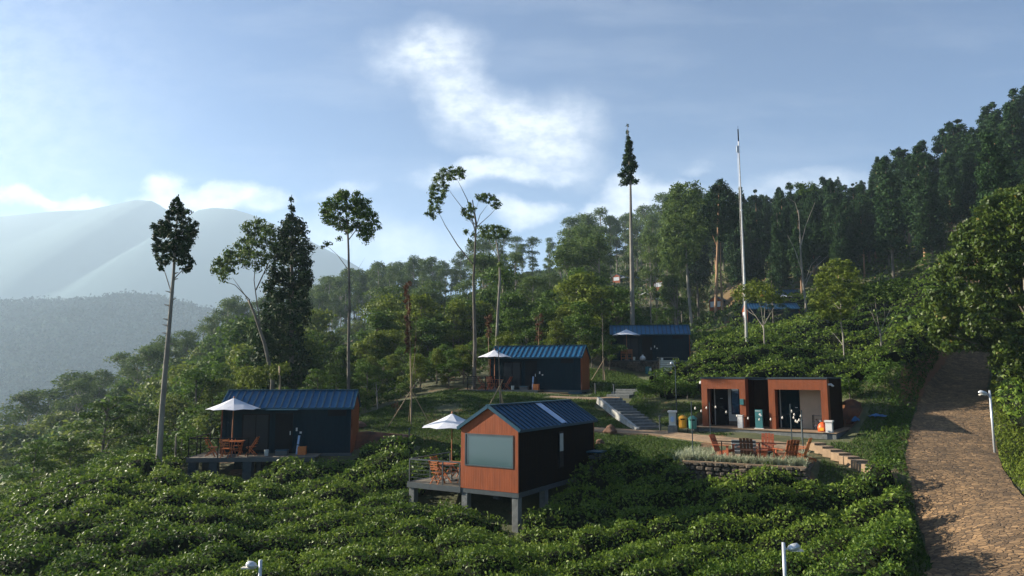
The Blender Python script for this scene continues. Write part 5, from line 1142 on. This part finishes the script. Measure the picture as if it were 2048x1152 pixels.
# ---- individual trees drawn from the photograph, each at its own distance
def hero(name, label, base, D, trunk, branches, clumps, leaf, size, bark='bark', seed=0, droop=None, dens=1.0, depth=1.0, shell=.12, up=.35, aspect=.45, extra=None):
    """pixels are turned into metres in the vertical plane at distance D; branch and clump depth varies around it"""
    r = random.Random(seed); x, y, _ = gp(base, D, 0); z = h1(x, y); root = empty(name, (x, y, z)); tag(root, label, 'tree'); o = Vector((x, y, z))
    W = lambda px, py, dy=0: P(px, py, D + dy) - o
    b = MB(); b.tube([(0, 0, -.4)] + [W(a, c) for a, c, _ in trunk], [trunk[0][2] * 1.15] + [t[2] for t in trunk], 10)
    tk = b.build('trunk', bark, root, smooth=True)
    if extra: extra(root, W)
    cl = []
    for (px, py, rx, ry, n) in clumps:
        dy = r.uniform(-1, 1) * depth; c = W(px, py, dy); k = D / F; q = max(rx, ry) * k; cl.append((*c, rx * k, (rx + ry) * .5 * k, ry * k, int(n * dens)))
    V, var = clumpleaves(cl, size, seed, droop, up, aspect, shell); link('crown', quadmesh('crown', V, M_[leaf], var), root)
    if branches:
        bb = MB()
        for br in branches:
            n = len(br) - 1; r0 = br[-1]; dy = r.uniform(-.6, .6) * depth; pts = [W(a, c, dy * i / max(1, n - 1)) for i, (a, c) in enumerate(br[:-1])]; bb.tube(pts, [r0 * (1 - .75 * i / (n - 1)) for i in range(n)], 6)
        bb.build('branches', bark, root)
    return root
def knobs(root, W):
    random.seed(5)
    for py in (548, 560, 585, 600, 612, 640, 652, 668, 690):
        px = 318 + (950 - py) * .083 - 6; s = random.choice((-1, 1)); a = W(px + 1, py); MB().tube([a, a + Vector((s * .28, -.05, .07))], [.05, .015], 5).build('branch_stub', 'barkpale', root)
def cloudcl(outline, n, rmin, rmax, leaves, seed):
    """fill an outline evenly with clumps"""
    r = random.Random(seed); xs = [p[0] for p in outline]; ys = [p[1] for p in outline]; out = []; n = int(n * 1.9)
    while len(out) < n:
        best = None
        for _ in range(10):
            for _t in range(60):
                x, y = r.uniform(min(xs), max(xs)), r.uniform(min(ys), max(ys))
                if inpoly(np.array([x]), np.array([y]), outline)[0]: break
            d = min([(x - a[0]) ** 2 + (y - a[1]) ** 2 for a in out] or [1e9])
            if best is None or d > best[0]: best = (d, x, y)
        q = r.uniform(rmin, rmax) * .92; out.append((best[1], best[2], q, q * r.uniform(.6, .95), int(leaves * q * q * .8)))
    return out
hero('tall_tree', 'tall bare trunked tree with small dark crown at the left of the left cabin', 316, 33.5, [(317, 930, .145), (322, 850, .13), (329, 760, .115), (336, 680, .10), (342, 610, .085), (347, 550, .07), (351, 480, .05), (356, 402, .02)],
     [[(344, 590), (330, 545), (318, 520), .03], [(346, 560), (365, 540), (382, 535), .03], [(349, 500), (330, 480), (316, 460), .03], [(350, 480), (375, 455), (390, 450), .03], [(352, 450), (365, 425), (372, 415), .025], [(352, 460), (335, 440), (322, 435), .025]],
     cloudcl([(350, 400), (336, 420), (325, 440), (307, 452), (310, 475), (306, 500), (312, 525), (330, 530), (352, 520), (372, 540), (384, 528), (372, 500), (382, 485), (398, 460), (396, 445), (380, 430), (372, 415), (358, 402)], 46, 7, 13, 1.25, 1) + [(356, 398, 3, 9, 40), (322, 538, 8, 6, 60), (378, 538, 8, 6, 60)],
     'conifer', .17, 'barkpale', 1, dens=1.15, depth=1.0, extra=knobs)
hero('column_tree', 'dense dark column shaped tree behind the roof of the left cabin', 580, 50, [(582, 780, .2), (584, 600, .15), (583, 410, .03)], [],
     cloudcl([(583, 440), (560, 470), (548, 520), (540, 560), (530, 600), (515, 650), (512, 720), (515, 785), (600, 790), (612, 740), (606, 680), (612, 620), (618, 560), (622, 500), (606, 455), (592, 440)], 120, 10, 20, .62, 2) + [(582, 400, 4, 8, 50), (583, 418, 7, 9, 110), (582, 436, 12, 10, 200), (572, 448, 12, 9, 160), (598, 445, 12, 9, 160)],
     'conifer', .26, 'bark', 2, depth=2.0, dens=1.1)
hero('leaning_tree', 'light green leaning tree with clumped crown against the mountain', 540, 47, [(545, 760, .13), (530, 690, .11), (510, 630, .09), (497, 600, .07)],
     [[(515, 640), (490, 590), (465, 555), .05], [(520, 650), (508, 560), (515, 500), .05], [(500, 600), (470, 570), (440, 560), .04], [(512, 580), (540, 520), (545, 480), .05]],
     cloudcl([(430, 525), (445, 515), (462, 500), (480, 480), (490, 450), (515, 443), (545, 450), (555, 480), (545, 520), (520, 545), (500, 530), (470, 540), (450, 558), (432, 550)], 30, 10, 17, .7, 3),
     'euc', .22, 'bark', 3, droop=(0, 0, -1.0), depth=1.2)
hero('lollipop_tree', 'slim dark trunk tree with one round crown rising right of the left cabin roof', 697, 46, [(697, 790, .11), (697, 700, .10), (699, 600, .08), (697, 500, .07), (695, 450, .055), (692, 410, .03)],
     [[(697, 540), (675, 510), (650, 488), .03], [(697, 480), (720, 450), (742, 440), .04], [(696, 470), (672, 440), (662, 420), .04], [(696, 450), (700, 420), (712, 400), .035], [(697, 560), (715, 540), (730, 515), .015]],
     cloudcl([(650, 400), (668, 388), (690, 384), (718, 390), (736, 400), (742, 420), (756, 440), (762, 458), (745, 470), (735, 488), (718, 470), (705, 462), (690, 470), (672, 452), (650, 445), (646, 420)], 40, 8, 15, 1.0, 4) + [(655, 488, 12, 6, 70), (645, 494, 6, 4, 30), (678, 478, 8, 6, 50)],
     'mid', .20, 'bark', 4, droop=(0, 0, -.6), depth=1.4, dens=1.05)
hero('forked_tree', 'forked airy tree with two separate crown tufts above the middle cabin', 948, 52, [(948, 772, .17), (950, 690, .14), (948, 600, .12), (947, 560, .10), (950, 500, .08), (952, 450, .06), (945, 400, .04)],
     [[(945, 528), (915, 490), (890, 450), (880, 430), .055], [(952, 470), (935, 400), (915, 360), .05], [(951, 450), (905, 390), (895, 375), .03], [(950, 460), (960, 430), (975, 410), .04], [(952, 455), (980, 430), (998, 410), .035], [(950, 455), (940, 440), (928, 425), .03], [(948, 590), (958, 582), .06], [(955, 455), (950, 425), (958, 400), .03]],
     cloudcl([(862, 400), (866, 365), (880, 340), (905, 330), (922, 338), (932, 352), (918, 358), (900, 360), (893, 380), (885, 400), (880, 425), (868, 440), (852, 428)], 26, 6, 11, 1.3, 5) + cloudcl([(925, 415), (940, 405), (950, 415), (945, 435), (930, 440)], 6, 6, 9, 1.3, 6) + cloudcl([(950, 395), (970, 385), (990, 395), (1003, 405), (995, 418), (975, 410), (960, 400)], 10, 5, 9, 1.3, 7) + [(948, 470, 8, 7, 90), (932, 465, 8, 8, 90), (940, 485, 7, 8, 70), (926, 355, 6, 4, 30)],
     'euc', .19, 'bark', 5, droop=(0, 0, -.8), depth=1.2, dens=1.1)
hero('spire_tree', 'very tall spire topped tree with long bare trunk behind the far navy cabin', 1265, 66, [(1265, 645, .23), (1264, 560, .20), (1262, 460, .15), (1261, 370, .10), (1257, 300, .06), (1255, 250, .015)], [],
     [(1255, 251, 2.5, 3, 25), (1255, 265, 3, 6, 50), (1256, 278, 6, 7, 100)] + [(1258 + random.Random(i).uniform(-1, 1) * (2 + i * .42), 285 + i * 2.1, 6 + i * .12, 6.5, 130) for i in range(40)] + [(1250, 366, 9, 7, 90), (1272, 364, 9, 7, 90)],
     'conifer', .26, 'barkpale', 6, depth=1.0)
hero('pale_trunk_tree', 'slender tree with pale trunk and small tufts left of the middle cabin roof', 995, 56, [(993, 690, .12), (996, 620, .11), (1000, 560, .10), (999, 520, .08), (992, 480, .05)],
     [[(998, 520), (980, 485), (970, 465), .04], [(999, 515), (1010, 480), (1018, 465), .04]],
     cloudcl([(960, 455), (990, 450), (1018, 458), (1015, 475), (990, 478), (965, 475)], 12, 7, 11, 1.0, 8) + [(1000, 548, 8, 12, 120), (1000, 530, 6, 8, 60)], 'euc', .24, 'barkpale', 7, depth=1.0)
hero('twin_trunk_tree', 'tall dark crowned tree on a pair of orange trunks left of the flagpole', 1431, 105, [(1431, 622, .24), (1434, 540, .2), (1436, 460, .16), (1438, 370, .04)],
     [[(1445, 620), (1441, 540), (1441, 470), .2], [(1437, 500), (1425, 470), (1420, 450), .08]], cloudcl([(1438, 360), (1415, 385), (1405, 430), (1408, 465), (1440, 480), (1468, 460), (1475, 420), (1462, 385)], 46, 9, 15, .8, 9), 'conifer', .45, 'barkred', 8, depth=2.5)
hero('slanting_pale_tree', 'pale slanting trunk tree with light green crown left of the twin trunks', 1383, 100, [(1383, 650, .22), (1376, 570, .19), (1372, 500, .14), (1370, 440, .06)], [],
     cloudcl([(1335, 400), (1350, 372), (1390, 368), (1408, 400), (1400, 440), (1410, 480), (1385, 520), (1350, 540), (1320, 510), (1330, 450)], 50, 12, 20, .5, 10), 'euc', .45, 'barkpale', 9, depth=3, droop=(0, 0, -.5))
def bare(label, base, D, trunk, branches, clumps, leaf, size, seed, bark='barkpale', **k): return hero('garden_tree', label, base, D, trunk, branches, clumps, leaf, size, bark, seed, **k)
bare('pale branching tree with sparse feathery crown right of the flagpole', 1529, 52, [(1529, 690, .06), (1528, 660, .055), (1526, 650, .05)],
     [[(1527, 655), (1510, 630), (1498, 615), .04], [(1527, 650), (1522, 615), (1512, 590), .035], [(1528, 650), (1545, 620), (1556, 605), .04], [(1528, 648), (1530, 610), (1535, 590), .03], [(1540, 628), (1535, 610), (1532, 595), .02], [(1512, 632), (1500, 625), (1492, 618), .02]],
     cloudcl([(1456, 590), (1480, 575), (1505, 565), (1535, 570), (1552, 590), (1575, 598), (1560, 608), (1530, 600), (1500, 598), (1475, 602)], 26, 8, 14, .5, 11), 'yellowleaf', .2, 11, depth=1.4)
bare('full yellow green crowned tree with pale stem in the tea slope', 1689, 50, [(1689, 718, .06), (1686, 670, .055), (1681, 640, .05), (1682, 590, .03)],
     [[(1686, 690), (1668, 668), (1650, 655), .03], [(1682, 640), (1700, 625), (1715, 610), .03], [(1682, 620), (1660, 600), (1650, 580), .03]],
     cloudcl([(1632, 580), (1640, 540), (1665, 522), (1700, 528), (1722, 560), (1712, 600), (1700, 630), (1660, 640), (1630, 625), (1618, 600)], 44, 9, 16, .55, 12), 'yellowleaf', .22, 12, depth=1.8)
bare('pale stemmed tree with fan of branches and thin grey crown near the road', 1764, 50, [(1764, 716, .06), (1762, 680, .055), (1760, 662, .05)],
     [[(1760, 665), (1745, 630), (1732, 605), .035], [(1760, 665), (1752, 620), (1750, 590), .03], [(1761, 662), (1775, 630), (1790, 600), .035], [(1762, 670), (1782, 645), (1800, 625), .03], [(1748, 640), (1742, 610), (1738, 590), .02], [(1770, 640), (1768, 610), (1770, 590), .02]],
     cloudcl([(1700, 590), (1725, 572), (1760, 565), (1800, 560), (1832, 570), (1815, 590), (1785, 600), (1750, 605), (1720, 610)], 26, 8, 14, .42, 13), 'under', .22, 13, depth=1.6)
bare('tall bare forked tree in front of the dark forest', 1610, 96, [(1612, 610, .16), (1608, 580, .15), (1602, 520, .12), (1600, 470, .08), (1597, 420, .04)],
     [[(1603, 540), (1590, 500), (1575, 470), .08], [(1602, 490), (1612, 450), (1630, 405), .08], [(1610, 572), (1625, 540), (1655, 512), .08], [(1598, 430), (1590, 405), (1575, 395), .04], [(1612, 560), (1622, 530), (1640, 512), .05]],
     cloudcl([(1580, 372), (1610, 362), (1640, 372), (1632, 385), (1600, 385)], 9, 6, 10, .7, 14), 'under', .3, 14, depth=1.5)
hero('dead_tree', 'thin dead tree with hanging rust brown leaves on the lawn', 822, 42.5, [(822, 840, .045), (822, 760, .04), (820, 690, .035), (817, 620, .025), (816, 566, .012)], [[(823, 760), (829, 720), (832, 660), (832, 630), .035], [(829, 712), (838, 690), .02], [(824, 800), (812, 780), .02]],
     [(815 + random.Random(i * 7).uniform(-5, 5), 568 + i * 5.2, 4 + 3 * random.Random(i).random(), 7, 60) for i in range(27)] + [(831, 680, 4, 8, 25), (830, 700, 4, 8, 25)], 'rust', .13, 'bamboo', 15, droop=(0, 0, -2), depth=.25)
hero('dead_tree', 'small dead brown topped sapling beside the middle cabin parasol', 978, 54, [(978, 720, .03), (977, 680, .025), (978, 630, .012)], [], [(978 + random.Random(i).uniform(-4, 4), 632 + i * 5, 6, 7, 50) for i in range(9)], 'rust', .15, 'bamboo', 16, droop=(0, 0, -2), depth=.3)
hero('dead_tree', 'reddish dead sapling above the roof of the middle cabin', 1078, 62, [(1078, 710, .04), (1077, 660, .03), (1080, 628, .012)], [], [(1078 + random.Random(i).uniform(-6, 6), 632 + i * 6, 6, 6, 32) for i in range(9)], 'rust', .2, 'barkred', 17, droop=(0, 0, -2), depth=.3)
hero('young_tree', 'pale stemmed sapling at the shrubs left of the lawn', 755, 47, [(755, 825, .045), (754, 790, .04), (752, 765, .02)], [[(754, 795), (748, 778), (747, 765), .02], [(754, 785), (762, 770), (765, 758), .02]], [(748, 762, 8, 5, 30), (766, 756, 8, 5, 30)], 'mid', .16, 'barkpale', 18, depth=.5)
hero('bare_snag', 'thin snapped dark trunk standing right of the tall bare trunked tree', 352, 35, [(353, 940, .05), (351, 905, .045), (352, 872, .03)], [[(351, 900), (355, 885), .02]], [(352, 936, 9, 8, 60)], 'under', .13, 'bark', 19, depth=.3)
hero('pale_post_tree', 'pale thin trunk with drooping yellow tuft behind the left cabin roof', 560, 44, [(560, 790, .07), (560, 760, .06), (559, 732, .05)], [], cloudcl([(470, 752), (500, 742), (530, 735), (575, 728), (578, 740), (550, 755), (515, 775), (485, 768)], 22, 7, 12, .7, 15), 'yellowleaf', .2, 'bamboo', 20, droop=(0, 0, -1), depth=1)
for i, (px, D, a, t) in enumerate([(1317, 118, 500, 590), (1302, 150, 470, 560), (1350, 105, 640, 520), (1365, 108, 640, 540), (1303, 115, 620, 530), (1338, 112, 645, 540)]):
    x, y, _ = gp(px, D, 0); plant('rounded_tree', x, y, P(px, [470, 440, 480, 500, 470, 490][i], D).z - h1(x, y), ['third from left', 'leftmost', 'second from right', 'rightmost', 'second from left', 'fourth from left'][i] + ' slender pale trunked tree near the hillside cabin cluster', 'slender trees among the hillside cabins', .75, i)
r = np.random.default_rng(77)
hx = r.uniform(-2100, 900, 110000); hy = r.uniform(670, 1290, 110000)
def _hillz():
    o = bpy.data.objects['hill']; me = o.data; n = len(me.vertices); co = np.empty(n * 3, np.float32); me.vertices.foreach_get('co', co); co = co.reshape(-1, 3); ny = 90; nx = n // ny; G = co.reshape(ny, nx, 3)
    fx = (hx - G[0, 0, 0]) / (G[0, 1, 0] - G[0, 0, 0]); fy = (hy - G[0, 0, 1]) / (G[1, 0, 1] - G[0, 0, 1]); ok = (fx > 0) & (fx < nx - 2) & (fy > 0) & (fy < ny - 2); ix = fx[ok].astype(int); iy = fy[ok].astype(int); return hx[ok], hy[ok], G[iy, ix, 2]
wx_, wy_, wz_ = _hillz(); pxx, pyy = pix(wx_, wy_, wz_); kk_ = (pxx > -200) & (pxx < 900); wx_, wy_, wz_ = wx_[kk_], wy_[kk_], wz_[kk_]
nn_ = len(wx_); rep_ = 3; C_ = np.stack([np.repeat(wx_, rep_), np.repeat(wy_, rep_), np.repeat(wz_, rep_)], 1) + r.normal(size=(nn_ * rep_, 3)) * np.array([3, 3, 2.4]) + np.array([0, 0, 3.0]); C_[:, 2] += np.repeat(r.exponential(1.6, nn_), rep_)
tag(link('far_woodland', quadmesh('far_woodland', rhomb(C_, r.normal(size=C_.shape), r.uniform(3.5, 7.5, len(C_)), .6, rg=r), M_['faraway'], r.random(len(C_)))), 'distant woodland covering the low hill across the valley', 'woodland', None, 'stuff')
# large broadleaf tree overhanging the road
BO = [(1880, 700), (1862, 660), (1856, 620), (1880, 560), (1905, 500), (1925, 450), (1960, 410), (2000, 390), (2060, 370), (2180, 380), (2200, 560), (2180, 720), (2060, 735), (2000, 740), (1990, 690), (1930, 690)]
hero('broadleaf_tree', 'large bright broadleaf tree overhanging the right side of the road', 2065, 42, [(2065, 800, .28), (2060, 720, .25), (2055, 620, .2), (2050, 520, .12)],
     [[(2060, 700), (2000, 640), (1930, 620), .12], [(2058, 640), (2010, 560), (1960, 500), .1], [(2055, 600), (2080, 500), (2100, 450), .1], [(2060, 720), (1990, 700), (1900, 670), .09]],
     cloudcl(BO, 110, 16, 30, .75, 21), 'broad', .235, 'bark', 21, droop=(0, 0, -1.5), depth=3.0, shell=.45, dens=1.2, aspect=.58)
# dark bush by stairs, agave like tuft, red leaved shrubs
for i, (px, py, D0, D1, h_, lab, w_) in enumerate([(1290, 800, 41, 48, 1.5, 'dark round shrub at the head of the concrete stairs', 1.0), (1330, 795, 40, 47, 1.7, 'second dark round shrub right of the stairs', 1.1), (1375, 800, 39, 46, 1.5, 'wide shrub left of the orange portals', 1.2),
                                         (710, 835, 44, 50, 1.0, 'low spiky shrub beside the gable of the left cabin', 1.0), (1700, 800, 39, 44, 1.6, 'dark shrub on the earth bank right of the toilet block', 1.3), (1760, 790, 40, 46, 1.8, 'dark shrub above the blue tarpaulins', 1.3), (1230, 985, 27, 31, .9, 'dark bush in the shade at the corner of the near cabin', 1.2)]):
    p = onground(px, py, D0, D1); plant('shrub', p.x, p.y, h_, lab, None, w_, 1 + 2 * (i % 2))
b = None
rs = hero('red_shrub', 'rust red leaved shrub at the left rim of the tea field', 95, 37, [(95, 985, .03), (95, 965, .02)], [], [(92, 972, 12, 9, 120), (102, 980, 9, 8, 80)], 'rust', .15, 'bark', 30, depth=.4)
rs['category'] = 'shrub'
rs = hero('red_shrub', 'rust red leaved shrub at the shrub edge of the lawn', 792, 45, [(792, 822, .03), (792, 812, .02)], [], [(790, 812, 9, 6, 60), (798, 818, 7, 5, 50)], 'rust', .13, 'bark', 31, depth=.4)
rs['category'] = 'shrub'
# earth banks (cut slope by the left cabin and mound at the toilet block)
def bank(pts, D, depth, label, seed):
    r = random.Random(seed); b = MB(); n = len(pts); rows_ = 6
    for i, (px, pt, pb) in enumerate(pts):
        for k in range(rows_):
            u = k / (rows_ - 1); py = pb + (pt - pb) * u; q = P(px, py, D + depth * (u ** 1.5)); b.v.append((q.x + r.uniform(-.06, .06), q.y + r.uniform(-.15, .15), q.z + r.uniform(-.05, .05)))
        q = P(px, pt, D + depth); b.v.append((q.x, q.y + 1.2, q.z - .5))
    m_ = rows_ + 1
    for i in range(n - 1):
        for k in range(m_ - 1): b.f.append((i * m_ + k, (i + 1) * m_ + k, (i + 1) * m_ + k + 1, i * m_ + k + 1))
    o = b.build('earth_bank', 'redearth', smooth=False); sb = o.modifiers.new('s', 'SUBSURF'); sb.levels = sb.render_levels = 2; tag(o, label, None, None, 'structure'); return o
bank([(690, 862, 905), (705, 861, 906), (722, 860, 906), (735, 859, 904), (748, 860, 900), (765, 862, 892), (785, 864, 884), (805, 866, 878), (830, 870, 876)], 38.2, 1.5, 'red earth cut bank beside the gable of the left cabin', 2)
bank([(1690, 800, 850), (1705, 790, 848), (1725, 806, 846), (1745, 802, 846), (1765, 798, 846), (1785, 815, 848), (1800, 838, 850)], 37.8, 1.0, 'red earth mound behind the blue tarpaulins', 3)

# ---------------------------------------------------------------- haze
def haze():
    x0, x1, y0, y1, z0, z1 = -7000, 7000, -1600, 3950, -195, 705
    b = MB().box(x0, x1, y0, y1, z0, z1); m = bpy.data.materials.new('haze_air'); m.use_nodes = True; nt = m.node_tree; nt.nodes.remove(nt.nodes['Principled BSDF'])
    v = nt.nodes.new('ShaderNodeVolumePrincipled'); v.inputs['Density'].default_value = HAZE; v.inputs['Color'].default_value = (.62, .82, 1, 1); v.inputs['Anisotropy'].default_value = .2
    nt.links.new(v.outputs[0], nt.nodes['Material Output'].inputs['Volume']); o = b.build('haze', m); tag(o, 'pale morning haze filling the valley air', None, None, 'stuff'); return o
HAZE = .00026
haze()
ORD = ['leftmost', 'second from left', 'third from left', 'fourth from left', 'fifth from left', 'sixth from left', 'seventh from left', 'eighth from left', 'ninth from left', 'tenth from left', 'eleventh from left', 'twelfth from left', 'thirteenth from left', 'fourteenth from left', 'fifteenth from left', 'sixteenth from left', 'seventeenth from left', 'eighteenth from left', 'nineteenth from left', 'twentieth from left', 'twentyfirst from left', 'twentysecond from left', 'twentythird from left', 'twentyfourth from left']
for (lab, k_), L_ in ROWS.items():
    L_.sort(key=lambda q: q[0])
    for i, (px, o) in enumerate(L_):
        where = 'between ' + LM[k_][1] + ' and ' + LM[k_ + 1][1] if LM[k_ + 1][0] < 2500 and k_ else ('left of ' + LM[1][1] if k_ == 0 else 'right of the road')
        t_ = (lab if len(L_) == 1 else ORD[min(i, 23)] + ' ' + lab) + ' ' + where; w_ = t_.replace('the ', '', 0).split()
        if len(w_) > 16: w_ = [q for q in w_ if q not in ('the', 'and', 'of')] if len([q for q in w_ if q != 'the']) > 16 else [q for q in w_ if q != 'the']
        o['label'] = ' '.join(w_)
bpy.context.view_layer.update()
print('trees', ntree, 'objects', len(bpy.data.objects))
